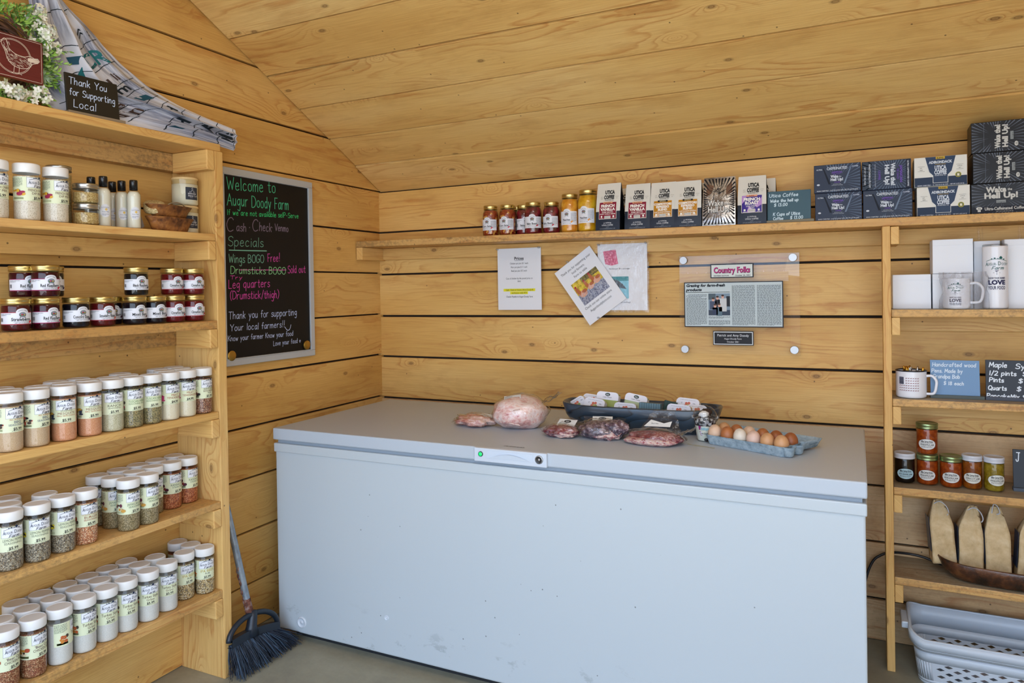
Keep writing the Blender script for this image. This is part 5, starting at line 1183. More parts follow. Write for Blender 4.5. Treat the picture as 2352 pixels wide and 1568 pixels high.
# jam jars of the right shelf
z = RS['c']; GRL = mat('green_gold_lid', '8E9E72', .3, .9); WHL = mat('white_lid', 'C4C9D2', .35)
def jelly(n, cols):
    m = mottle(n, *cols, 60, .25, .02); m.node_tree.nodes['Principled BSDF'].inputs['Specular IOR Level'].default_value = .15; return m
AMB = jelly('jalapeno_jam', ('7A2A08', '8E380C', 'A04A14')); RHU = jelly('rhubarb_jam_dark', ('040203', '080304', '0C0505')); APR = jelly('apricot_jam', ('6A2E0A', '80400E', '945214')); PIN = jelly('pineapple_jam', ('6E5A0C', '86701A', '988228'))
for lab, x, y, zz, r, h, fill, lid, ttl, da, bg_ in (
  ('dark rhubarb jam jar with a white lid beside the post', 2.482, -.148, 0, .0345, .112, RHU, WHL, 'RHUBARB JAM', .1, 'A8C8D4'), ('amber jam jar with a green lid, stacked on another', 2.556, -.142, .112, .0355, .115, AMB, GRL, 'PINEAPPLE JAM', 0, 'D6D8D6'),
  ('amber jam jar with a green lid, under another jar', 2.556, -.142, 0, .0355, .112, AMB, GRL, 'PINEAPPLE JAM', -.05, 'D6D8D6'), ('amber jam jar with a green lid, standing free in the middle', 2.63, -.152, 0, .0355, .114, AMB, GRL, 'PINEAPPLE JAM', 0, 'D6D8D6'),
  ('brown apricot jam jar with a white lid', 2.6955, -.15, 0, .0315, .122, APR, WHL, 'APRICOT JAM', .05, 'D6D8D0'), ('yellow pineapple jam jar with a white lid', 2.761, -.155, 0, .0315, .122, PIN, WHL, 'PINEAPPLE JAM', .35, 'D6D8D0')):
    t = thing('jam_jar', lab, 'jam jar', (x, y, z+zz), math.atan2(-3.03, 2.33-x)+da, 'jam jars on the right shelf'); hl = .0195; nk = h-hl
    m = MB(); m.lathe([(0, .0005), (r-.006, .0005), (r-.002, .003), (r, .012), (r, nk-.01), (r*.97, nk-.003), (r*.93, nk), (r*.93, nk+.008)], GLASS, 32); m.build('jar', t)
    m = MB(); q = r-.0014; m.lathe([(0, .003), (r-.007, .003), (q-.001, .007), (q, .014), (q, nk-.01), (r*.93, nk-.003), (r*.93, nk-.003), (0, nk-.003)], fill, 28); m.build('contents', t)
    metal_lid(r*1.02, nk, hl, lid).build('lid', t)
    m = MB(); cv = Canvas(m, onCyl(r+.0001, 0), .003); lz = nk*.42
    cv.ell(0, lz, .0305, .0195, INKB, 0, 24); cv.ell(0, lz, .0297, .0188, ink(bg_), 1, 24)
    cv.hand('Willow Springs Kitchen', 0, lz+.0075, .006, INKB, .0007, al='c', fit=.039, L=2); cv.greek(-.02, lz+.0035, .02, lz+.006, 1, INKB, 2, last=1)
    cv.text(ttl, 0, lz-.004, .0072, INKB, st='b', fit=.044, L=2, shear=.15); cv.greek(-.019, lz-.013, .019, lz-.006, 2, ink('4A4A4A'), 2, last=.9); m.build('label_sticker', t)
price_board('dark chalk board for jam cut off at the right edge', .15, .145, '16202C', '4A5664', (('J', .06, .72, .03, .09), ('$', .3, .3, .02, .1)), (2.898, -.13, z), -.03, .1, 'E2ECF6', cw=.003)
# ================================================================ dough bowl with kraft coffee bags
z = RS['d']
DARKW = mottle('dark_bowl_wood', '1E120C', '4A2A18', '6E4426', 22, .35, .5, coat=.3)
def trough(name, lab, a, b, h, loc, rz, mt, cat, ex=3.2, flare=.14, wall=.012, lift=0, rough=.004):
    t = thing(name, lab, cat, loc, rz); m = MB(); n = 64
    def ring(k, zz, e): return [(math.copysign(abs(math.cos(x))**(2/e), math.cos(x))*a*k[0], math.copysign(abs(math.sin(x))**(2/e), math.sin(x))*b*k[1], zz+lift*(abs(math.cos(x))**4)*(zz/h)) for x in [2*math.pi*i/n for i in range(n)]]
    wa, wb = wall/a, wall/b
    prof = [((.0, .0), 0), ((1-flare*1.5, 1-flare*1.8), 0), ((1-flare, 1-flare), h*.1), ((1-flare*.4, 1-flare*.4), h*.5), ((1-.02, 1-.02), h*.95), ((1-.03, 1-.04), h), ((1-wa*.8, 1-wb*.8), h), ((1-wa*1.2, 1-wb*1.2), h*.93), ((1-flare*.5-wa, 1-flare*.5-wb), h*.5), ((1-flare*1.6-wa, 1-flare*1.6-wb), h*.2), ((0, 0), h*.16)]
    vs = []
    for k, zz in prof: vs += ring(k, zz, ex)
    vs = [(x+rough*noise.noise(Vector((x*14, y*14, q*14))), y+rough*noise.noise(Vector((x*14, y*14, q*14+7))), q+(rough*.6*noise.noise(Vector((x*11, y*11, 3))) if q > h*.3 else 0)) for x, y, q in vs]
    fs = [(j*n+i, j*n+(i+1) % n, (j+1)*n+(i+1) % n, (j+1)*n+i) for j in range(len(prof)-1) for i in range(n)]
    m.raw(vs, fs, mt); m.build('shell', t); return t
trough('dough_bowl', 'long dark brown wooden dough bowl holding kraft coffee bags', .278, .106, .07, (2.852, -.142, z), R(-2), DARKW, 'bowl', 3.0, .2, .011, .01)
KRAFT = mottle('kraft_paper', 'C0A67A', 'CFB68A', 'DAC49C', 26, .7, .5); TIE = mat('tin_tie', 'C8CCD4', .4); KLB = mat('kraft_bag_label', '2A3A54', .35)
for i, (lab, x, tilt, h, rz, top) in enumerate((('kraft paper coffee bag, the leftmost, leaning in the dough bowl', 2.604, -.07, .226, .12, 0), ('kraft paper coffee bag with its tie bent over, second from left', 2.686, .0, .24, .1, .012), ('kraft paper coffee bag with its top tied upright, third from left', 2.772, -.02, .246, .0, 0), ('kraft paper coffee bag cut off at the right edge', 2.862, .05, .24, .05, .008))):
    t = thing('paper_coffee_bag', lab, 'coffee bag', (x, -.13, z+(.046 if i == 0 else .02)), rz, 'kraft coffee bags in the dough bowl', (.0, tilt, rz))
    w, d = .076, .064; m = MB()
    def sect(zz, side):
        k = zz/h; w2 = w/2*(1-.0*k) if k < .62 else w/2*(1-.62*((k-.62)/.38)**1.3); d2 = d/2 if k < .55 else d/2*(1-.9*((k-.55)/.45)); return w2, max(.003, d2)
    nz = 24; nx = 8; rows = []
    for j in range(nz+1):
        zz = h*j/nz; w2, d2 = sect(zz, 0); sh = top*max(0, (zz/h-.7)/.3); row = []
        for q in range(nx+1):
            u_ = 2*q/nx-1; fold = -.012*max(0, (zz/h-.55))*(1-abs(u_))*2
            row.append((u_*w2+sh, -d2+fold*-1-.007*noise.noise(Vector((u_*2.2, zz*20, i*5)))*(zz > .004)+.006*max(0, zz/h-.5)*max(0, 1-abs(u_)*3), zz))
        for q in range(1, 4): row.append((w2+sh-.01*math.sin(math.pi*q/4)*min(1, zz/h*2), -d2+2*d2*q/4, zz))
        for q in range(nx+1): u_ = 1-2*q/nx; row.append((u_*w2+sh, d2, zz))
        for q in range(1, 4): row.append((-w2+sh+.01*math.sin(math.pi*q/4)*min(1, zz/h*2), d2-2*d2*q/4, zz))
        rows.append(row)
    n = len(rows[0]); vs = [p for r_ in rows for p in r_]
    m.raw(vs, [(j*n+q, j*n+(q+1) % n, (j+1)*n+(q+1) % n, (j+1)*n+q) for j in range(nz) for q in range(n)]+[tuple(range(n-1, -1, -1)), tuple(range(nz*n, nz*n+n))], KRAFT); m.build('pouch', t)
    m = MB(); m.box(-.0315, .0315, d/2+.0005, d/2+.0016, .05, .15, KLB); m.box(-w/2-.0012, -w/2, -.02, d/2, .04, .165, KLB); m.build('label_panel', t)
    m = MB(); tp = h-.004
    pts = crom([(-.016+top, -.003, tp-.012), (.0+top, -.006, tp-.002), (.014+top, -.006, tp-.006), (.026+top, -.008, tp-.022), (.03+top, -.012, tp-.04), (.024+top, -.014, tp-.05)], 5) if i != 2 else crom([(-.012, -.006, tp-.02), (-.006, -.008, tp+.012), (.006, -.008, tp+.006), (.012, -.008, tp-.016), (.002, -.01, tp-.022)], 5)
    m.tube(pts, .002, TIE, 6); m.build('tin_tie', t)

# ================================================================ laundry basket under the shelves
BSK = mat('basket_plastic', 'C6D2DE', .35)
t = thing('laundry_basket', 'white plastic laundry basket with diamond holes under the right shelves', 'laundry basket', (2.76, -.178, 0))
def bpath(hx, hy, r, n=8):
    P = []
    for cx, cy, a0 in ((hx-r, hy-r, 0), (-hx+r, hy-r, 90), (-hx+r, -hy+r, 180), (hx-r, -hy+r, 270)):
        for i in range(n+1): a = R(a0+90*i/n); P.append((cx+r*math.cos(a), cy+r*math.sin(a)))
    return P
def blerp(zz):
    k = zz/.172; return .245+.022*k, .108+.014*k
m = MB()
lev = [0, .008, .022, .098, .13, .16]
def wallring(zz): hx, hy = blerp(zz); return bpath(hx, hy, .045)
n = 36
for z0, z1 in ((0, .01), (.01, .02), (.085, .12), (.12, .172)):
    a, b = wallring(z0), wallring(z1); dz = lambda p, zz: zz+(.022*max(0, (abs(p[0])-.18)/.09)**2+.012*p[1]/.12 if zz > .15 else 0)
    vs = [(p[0], p[1], dz(p, z0)) for p in a]+[(p[0], p[1], dz(p, z1)) for p in b]
    m.raw(vs, [(i, (i+1) % n, n+(i+1) % n, n+i) for i in range(n)], BSK)
a = wallring(.172); dz = lambda p: .172+.022*max(0, (abs(p[0])-.18)/.09)**2+.012*p[1]/.12
rim = [[(p[0]*s1, p[1]*(1+(s1-1)*2.2), dz(p)+o) for p in a] for s1, o in ((1, 0), (1.02, .004), (1.035, 0), (1.037, -.03), (1.034, -.032))]
for r0, r1 in zip(rim, rim[1:]): m.raw(r0+r1, [(i, (i+1) % n, n+(i+1) % n, n+i) for i in range(n)], BSK)
a = wallring(0); m.raw([(p[0], p[1], .001) for p in a], [tuple(range(n))], BSK)
# pierced band: diamond lattice on straight sides, solid corners
rows_ = 5; bz0, bz1 = .02, .085; rh = (bz1-bz0)/rows_
def sidept(side, u, zz):
    hx, hy = blerp(zz); r = .045
    if side == 0: return (-(hx-r)+2*(hx-r)*u, -hy, zz)
    if side == 1: return (hx, -(hy-r)+2*(hy-r)*u, zz)
    if side == 2: return ((hx-r)-2*(hx-r)*u, hy, zz)
    return (-hx, (hy-r)-2*(hy-r)*u, zz)
for side in range(4):
    nc = 8 if side % 2 == 0 else 2; cw_ = 1/nc
    for rw in range(rows_):
        z0, z1 = bz0+rw*rh, bz0+(rw+1)*rh; zc = (z0+z1)/2; st = 0 if rw % 2 else cw_/2
        edges = [0]+[st+cw_*i for i in range(nc+1) if 0 < st+cw_*i < 1]+[1]
        for u0, u1 in zip(edges, edges[1:]):
            Q = lambda u, zz: sidept(side, u, zz)
            if u1-u0 < cw_*.9:
                m.raw([Q(u0, z0), Q(u1, z0), Q(u1, z1), Q(u0, z1)], [(0, 1, 2, 3)], BSK, False); continue
            uc = (u0+u1)/2; du = (u1-u0)*.27; dz_ = rh*.46
            V = [Q(u0, z0), Q(uc, z0), Q(u1, z0), Q(u1, zc), Q(u1, z1), Q(uc, z1), Q(u0, z1), Q(u0, zc), Q(uc, zc-dz_), Q(uc+du, zc), Q(uc, zc+dz_), Q(uc-du, zc)]
            m.raw(V, [(0, 1, 8, 11, 7), (1, 2, 3, 9, 8), (3, 4, 5, 10, 9), (5, 6, 7, 11, 10)], BSK, False)
a, b = wallring(bz0), wallring(bz1)
for c0 in (0, 9, 18, 27):
    for i in range(8):
        p, q = c0+i, c0+i+1; m.raw([(*a[p], bz0), (*a[q], bz0), (*b[q], bz1), (*b[p], bz1)], [(0, 1, 2, 3)], BSK)
m.build('tub', t, solid=.0022)
m = MB(); m.box(-.298, -.268, -.055, .055, .166, .19, BSK); m.build('handle', t, .004)
BGM = mottle('patterned_bags', '2E3A5A', '8FA0B4', 'C8B0B8', 18, .5, .3)
m = MB(); m.ball((0, 0, .025), (.2, .075, .02), BGM, 28, 14, lambda d: 1+.14*noise.noise(d*3)); o = m.build('folded_bags'); o.location = (2.76, -.178, .003); tag(o, 'bundle of patterned bags inside the laundry basket', 'bags')

# ================================================================ chest freezer
FRZ = mat('freezer_enamel', 'B8C2C8', .32, coat=.2)
t_ = nd(FRZ, 'ShaderNodeTexCoord'); b_ = FRZ.node_tree.nodes['Principled BSDF']
vo = nd(FRZ, 'ShaderNodeTexVoronoi'); vo.inputs['Scale'].default_value = 22; lk(FRZ, t_.outputs['Object'], vo.inputs['Vector'])
sk = ramp(FRZ, [(.04, 1.), (.07, 0.)]); lk(FRZ, vo.outputs['Distance'], sk.inputs[0]); s2 = nd(FRZ, 'ShaderNodeSeparateColor'); lk(FRZ, vo.outputs['Color'], s2.inputs[0])
sp = nd(FRZ, 'ShaderNodeSeparateXYZ'); lk(FRZ, t_.outputs['Object'], sp.inputs[0])
mk = vmath(FRZ, 'MULTIPLY', sk.outputs[0], vmath(FRZ, 'GREATER_THAN', s2.outputs[0], .68))
sc_ = noisen(FRZ, mapping(FRZ, t_.outputs['Object'], (9, 9, 16)), 1, 5, .7); lowm = nd(FRZ, 'ShaderNodeMapRange'); lowm.inputs[1].default_value = .22; lowm.inputs[2].default_value = .03
lk(FRZ, sp.outputs[2], lowm.inputs[0]); scf = ramp(FRZ, [(.59, 0.), (.66, 1.)]); lk(FRZ, sc_, scf.inputs[0])
c1 = mixc(FRZ, vmath(FRZ, 'MULTIPLY', mk, .7), 'B8C2C8', '3A3E42'); c1 = mixc(FRZ, vmath(FRZ, 'MULTIPLY', vmath(FRZ, 'MULTIPLY', scf.outputs[0], lowm.outputs[0]), .7), c1, '7E868A'); lk(FRZ, c1, b_.inputs['Base Color'])
FRL = mat('freezer_lid_enamel', 'B2BCC6', .42, coat=.0); GSK = mat('gasket', '8E9AA6', .6); DRK = mat('freezer_base', '1E2126', .7)
fx0, fx1, fy0, fy1 = .1556, 2.3479, -.9655, -.16
t = thing('chest_freezer', 'long white chest freezer under the back shelf with food on its lid', 'freezer', (1.25, -.56, 0))
def fput(m, name, bv=0, par=None):
    o = m.build(name, par or t, bv); o.location = (-1.25, .56, 0) if not par else (0, 0, 0); return o
m = MB(); m.box(fx0+.004, fx1-.004, fy0+.006, fy1, .041, .79, FRZ); fput(m, 'cabinet', .006)
m = MB(); m.box(fx0, fx1, fy0, fy1, .772, .808, FRZ); fput(m, 'top_rim', .004)
m = MB(); m.box(fx0+.012, fx1-.012, fy0+.014, fy1, .808, .823, GSK); fput(m, 'gasket')
m = MB(); m.box(fx0-.001, fx1+.001, fy0-.003, fy1+.01, .8225, .87, FRL); lid = fput(m, 'lid', .005)
m = MB(); m.box(fx0+.05, fx1-.05, fy0+.06, fy1-.04, 0, .045, DRK); fput(m, 'base')
HPL = mat('handle_plastic', 'C2CCD8', .3)
m = MB(); m.box(1.105, 1.383, fy0-.013, fy0+.05, .8215, .8697, HPL); hp = fput(m, 'handle_panel', .003)
m = MB(); m.box(1.156, 1.333, fy0-.0145, fy0-.0125, .836, .863, mat('handle_recess', 'C2CEDC', .35)); 
m.raw([(1.165+.16*i/12, fy0-.0147-.006*math.sin(math.pi*i/12), .837+.018*math.sin(math.pi*i/12)) for i in range(13)]+[(1.165+.16*i/12, fy0-.0147, .837) for i in range(13)], [(i, i+1, 14+i, 13+i) for i in range(12)], mat('handle_grip', 'CCD6E2', .3)); fput(m, 'grip', 0, hp)
m = MB(); m.lathe([(0, 0), (.0065, 0), (.0075, .0015), (.0075, .003), (.005, .004), (.005, .004), (0, .0045)], mat('power_light', '16C46A', .2, emit=.6), 20); m.lathe([(.0062, .003), (.0085, .0036), (.0095, 0)], mat('light_bezel', '1C4A38', .3), 20)
o = fput(m, 'power_light', 0, hp); o.rotation_euler = (R(90), 0, 0); o.location = (1.132, fy0-.0132, .8485); o['label'] = 'glowing green power light'
m = MB(); m.lathe([(.012, 0), (.0145, .001), (.014, .003), (.0115, .0036)], STEEL, 24); m.lathe([(.0115, .0036), (.0105, .003), (.005, .003)], mat('lock_black', '14181E', .3), 24); m.lathe([(.005, .003), (.0048, .0045), (0, .0045)], STEEL, 20)
o = fput(m, 'lock', 0, hp); o.rotation_euler = (R(90), 0, 0); o.location = (1.356, fy0-.0132, .8475); o['label'] = 'round chrome and black key lock'
m = MB(); cv = Canvas(m, lambda x, y, h: (x, y, .8702+h)); cv.text('FRIGIDAIRE', 1.237, -.929, .0135, ink('3E464E'), st='b', fit=.08, shear=.15, sp=.12); fput(m, 'brand_lettering')
PLG = mat('drain_plug', 'C6CED6', .4)
for x, z, k in ((.284, .087, 1.), (.703, .183, .42)):
    m = MB(); m.lathe([(0, .004), (.004, .004), (.006, .001), (.016, .001), (.018, .005), (.021, .005), (.0225, 0)], PLG, 28); o = fput(m, 'drain_plug'); o.rotation_euler = (R(90), 0, 0); o.location = (x-1.25, fy0+.0062+.56, z); o.scale = (k, k, k)
m = MB(); m.tube(crom([(2.33, -.06, .1), (2.345, -.045, .24), (2.37, -.035, .32), (2.4, -.03, .352), (2.44, -.02, .366), (2.5, -.035, .3745), (2.55, -.04, .37), (2.59, -.05, .36), (2.62, -.06, .357)], 8), .005, mat('cable_black', '15181E', .4), 8)
o = m.build('power_cable'); tag(o, 'black power cable arching from the freezer to the right shelves', 'cable')
# strip of tape residue on the lid
m = MB(); rr = random.Random(2); m.raw([(1.785+.1*i/14, -.652-.03*i/14+rr.uniform(-.003, .003)+(-.016 if s else 0), .8704) for s in (0, 1) for i in range(15)], [(i, i+1, 16+i, 15+i) for i in range(14)], mat('tape_residue', 'A4A89C', .8)); fput(m, 'tape_mark')

# ================================================================ frozen food on the lid
T = .871
def meat(name, stops, scale, frost=.0, rough=.35):
    m = mat(name, stops[1][1], rough, coat=.4); t = nd(m, 'ShaderNodeTexCoord')
    big = noisen(m, t.outputs['Object'], scale, 5, .68); st_ = noisen(m, mapping(m, t.outputs['Object'], (1, 3.5, 2.5)), scale*2.2, 4, .7)
    n = vmath(m, 'ADD', vmath(m, 'MULTIPLY', big, .6), vmath(m, 'MULTIPLY', st_, .4)); r = ramp(m, stops); lk(m, n, r.inputs[0]); col = r.outputs[0]
    if frost:
        f = ramp(m, [(.5, 0.), (.64, 1.)]); lk(m, noisen(m, t.outputs['Object'], 70, 4, .75), f.inputs[0]); col = mixc(m, vmath(m, 'MULTIPLY', f.outputs[0], frost), col, 'D8D0D6')
    lk(m, col, m.node_tree.nodes['Principled BSDF'].inputs['Base Color']); bump(m, n, .6, .012); return m
CHK = meat('chicken_skin', [(.36, 'B4605E'), (.43, 'DDA8A0'), (.5, 'EBCFC6'), (.56, 'F0E0DA'), (.63, 'E2B2A0')], 16, .25)
REDM = meat('red_meat', [(.36, '30101A'), (.46, '6A1E30'), (.54, '8E3040'), (.6, 'D0B4B2'), (.66, '7E2838')], 26, .3)
DRKM = meat('dark_meat', [(.36, '1E1824'), (.46, '3E2E40'), (.54, '5E4452'), (.6, 'B4A0A8'), (.66, '4E3644')], 30, .45)
FATM = meat('fat_streaks', [(.38, '7A2636'), (.46, 'B46A6E'), (.52, 'DCCABE'), (.58, 'C48E8A'), (.64, '8A3442')], 24, .3)
PINKM = meat('pork_chop', [(.36, '9A4446'), (.45, 'C88478'), (.53, 'E2B8AA'), (.6, 'EAD6CC'), (.66, 'B46A5A')], 20, .2)
LAB = mat('price_label', 'D8DCDC', .5)
def blob(nm, t, c, rad, mt, seed, amp=.18, fr=2.2, flat=.0, rz=0, nu=56, nv=32):
    m = MB(); m.ball((0, 0, 0), rad, mt, nu, nv, lambda d: 1+amp*noise.noise(d*fr+Vector((seed, 0, 0)))+amp*.4*noise.noise(d*fr*2.6+Vector((0, seed, 0)))+amp*.2*noise.noise(d*fr*6+Vector((seed, seed, 0))))
    lo = -rad[2]*(1-flat); m.v = [(x, y, max(q, lo)) for x, y, q in m.v]
    o = m.build(nm, t); o.location = (c[0], c[1], c[2]-lo); o.rotation_euler = (0, 0, rz); return o
def flap(nm, t, fn, nu=10, nv=8, mt=None): m = MB(); m.grid(fn, nu, nv, mt or FILM); return m.build(nm, t)
# whole chicken
t = thing('whole_chicken', 'large pale pink whole chicken in clear plastic on the freezer lid', 'meat', (1.1, -.585, T), .15)
blob('bird', t, (0, 0, 0), (.112, .1, .066), CHK, 3.3, .1, 1.6, .12)
m = MB()
for a0, b0 in (((-.06, -.078, .03), (.03, -.095, .025)), ((-.02, -.085, .07), (.05, -.07, .085))):
    m.tube(crom([a0, ((a0[0]+b0[0])/2, (a0[1]+b0[1])/2-.012, (a0[2]+b0[2])/2+.004), b0], 6), .004, FATM, 6)
m.ball((.045, -.075, .068), (.008, .006, .022), mat('blood_spot', '8A2A34', .3, coat=.5), 10, 8); m.build('giblet_streaks', t)
blob('plastic_bag', t, (0, 0, 0), (.1165, .1045, .069), FILM, 3.3, .12, 1.8, .08)
flap('bag_tail', t, lambda a, b: (.09+.075*a, .01+(b-.5)*.09*(.25+.9*a), .1+.035*a+.018*noise.noise(Vector((a*4, b*5, 1)))), 10, 10)
m = MB(); m.box(-.034, .034, -.02, .02, 0, .0008, LAB); cv = Canvas(m, lambda x, y, h: (x, y, .0009+h)); cv.text('5.49 lb', .018, -.012, .009, INKB); cv.greek(-.03, -.005, .0, .016, 4, ink('8A8E92')); o = m.build('price_sticker', t); o.location = (-.02, -.03, .118); o.rotation_euler = (.45, -.12, .2)
# flat chicken pieces
t = thing('chicken_pack', 'flat vacuum pack of pink chicken pieces left of the whole chicken', 'meat', (.915, -.62, T), -.12)
blob('meat', t, (0, 0, 0), (.084, .062, .023), PINKM, 9.1, .3, 2.2, .2); blob('plastic_bag', t, (0, 0, 0), (.09, .068, .0245), FILM, 9.1, .3, 2.3, .1)
flap('bag_tail', t, lambda a, b: (-.075-.03*a, -.01+(b-.5)*.045, .02-.012*a+.008*noise.noise(Vector((a*4, b*5, 7)))))
m = MB(); m.box(-.03, .03, -.014, .014, 0, .0008, LAB); cv = Canvas(m, lambda x, y, h: (x, y, .0009+h)); cv.text('1.2 lb', .0, -.008, .009, INKB); o = m.build('price_sticker', t); o.location = (.035, .035, .036); o.rotation_euler = (.2, .1, 0)
# beef packs
def beefpack(lab, loc, rz, rad, mt, mt2, seed, lb, tail):
    t = thing('beef_pack', lab, 'meat', loc, rz)
    blob('meat', t, (0, 0, 0), rad, mt, seed, .22, 2.4, .15)
    blob('fat', t, (rad[0]*.25, -rad[1]*.35, 0), (rad[0]*.7, rad[1]*.66, rad[2]*.7), mt2, seed+5, .25, 2.6, .1)
    blob('plastic_bag', t, (0, 0, 0), tuple(r*1.07 for r in rad), FILM, seed, .24, 2.5, .08)
    flap('bag_tail', t, lambda a, b: ((b-.5)*rad[0]*(1.6+.5*a)+.01*a, rad[1]*.5+tail[0]*a, .022+tail[1]*a-.02*a*a+.012*noise.noise(Vector((a*5, b*6, seed)))), 14, 10)
    m = MB(); lw = .05; cvx = lambda x, y, h: (x, y*.9, y*.5+.0005+h)
    cv = Canvas(m, cvx); cv.rect(-lw*.75, 0, lw*.75, .048, LAB, 0); cv.ell(0, .036, .015, .0075, ink('1E242A'), 1, 14); cv.text(lb, 0, .033, .0068, ink('D8DCDC'), st='b', L=2); cv.text('COOK OR FREEZE', -.033, .022, .0062, ink('2A6A70'), st='b', al='l', fit=.035, L=1); cv.text('BY DAY SHOWN', -.033, .014, .0062, ink('2A6A70'), st='b', al='l', fit=.035, L=1)
    o = m.build('product_label', t); o.location = (.0, rad[1]*.45, rad[2]*1.25); return t
beefpack('small dark red beef pack between the chicken and the folded roast', (1.322, -.69, T), -.08, (.068, .05, .021), REDM, FATM, 12.5, 'BEEF', (.05, .05))
t = beefpack('folded dark purple roast pack in the middle of the lid', (1.474, -.672, T), .25, (.08, .058, .034), DRKM, FATM, 21.7, 'ROAST', (.06, .06))
blob('roast_fold', t, (.05, -.005, .008), (.05, .05, .032), DRKM, 31.2, .2, 2.6, .1)
# ribs pack
t = thing('rib_pack', 'striped red rib slab in a clear bag in front of the long blue bowl', 'meat', (1.678, -.685, T), -.02)
blob('meat', t, (0, 0, .0), (.098, .058, .024), REDM, 41.0, .16, 2., .25)
blob('bone_side', t, (-.008, -.03, 0), (.095, .045, .015), FATM, 45.0, .12, 2., .2)
m = MB(); pts = [(-.06+.12*i/60, -.069-.003*math.sin(i*.07), .018+.0022*math.sin(i*1.05)) for i in range(61)]; m.tube(pts, .0009, mat('seal_white', 'D8D4D6', .3), 6); m.build('seal_ridges', t)
blob('plastic_bag', t, (0, 0, 0), (.106, .068, .027), FILM, 41.0, .18, 2.2, .1)
flap('bag_tail', t, lambda a, b: (.0+(b-.45)*.16*(1-.55*a)+.01*a, .03+.05*a, .032+.075*a+.012*noise.noise(Vector((a*5, b*6, 2)))), 14, 12)
flap('bag_corner', t, lambda a, b: (.07+.07*a, .0+(b-.5)*.1*(1-.4*a), .03+.03*a+.01*noise.noise(Vector((a*5, b*6, 9)))), 10, 10)
m = MB(); cv = Canvas(m, lambda x, y, h: (x, y*.8, y*.6+.001+h)); cv.poly([(-.05, 0), (.045, .004), (.047, .032), (.02, .02), (-.03, .034)], LAB, 0); cv.text('Beef Ribs', -.012, .014, .007, INKB, L=1); o = m.build('product_label', t); o.location = (.0, .03, .05)

# ================================================================ long blue-black bowl of soap
BLUEW = mat('blue_black_wood', '2A3A48', .35, coat=.4)
tcn = nd(BLUEW, 'ShaderNodeTexCoord'); wv = noisen(BLUEW, mapping(BLUEW, tcn.outputs['Object'], (3, 5, 9)), 1, 2); fz = vmath(BLUEW, 'FRACT', vmath(BLUEW, 'MULTIPLY', wv, 7.))
rw_ = ramp(BLUEW, [(0, '2A3E50'), (.4, '223444'), (.86, '1E2E3C'), (.93, '0C1014'), (1., '263A4A')]); lk(BLUEW, fz, rw_.inputs[0]); lk(BLUEW, rw_.outputs[0], BLUEW.node_tree.nodes['Principled BSDF'].inputs['Base Color'])
trough('wooden_bowl', 'long blue black wooden bowl of soap bars on the freezer lid', .318, .112, .094, (1.556, -.44, T), R(2), BLUEW, 'bowl', 3.4, .16, .014, .006, .003)
SWR = mat('soap_wrap', 'DCDDE6', .55)
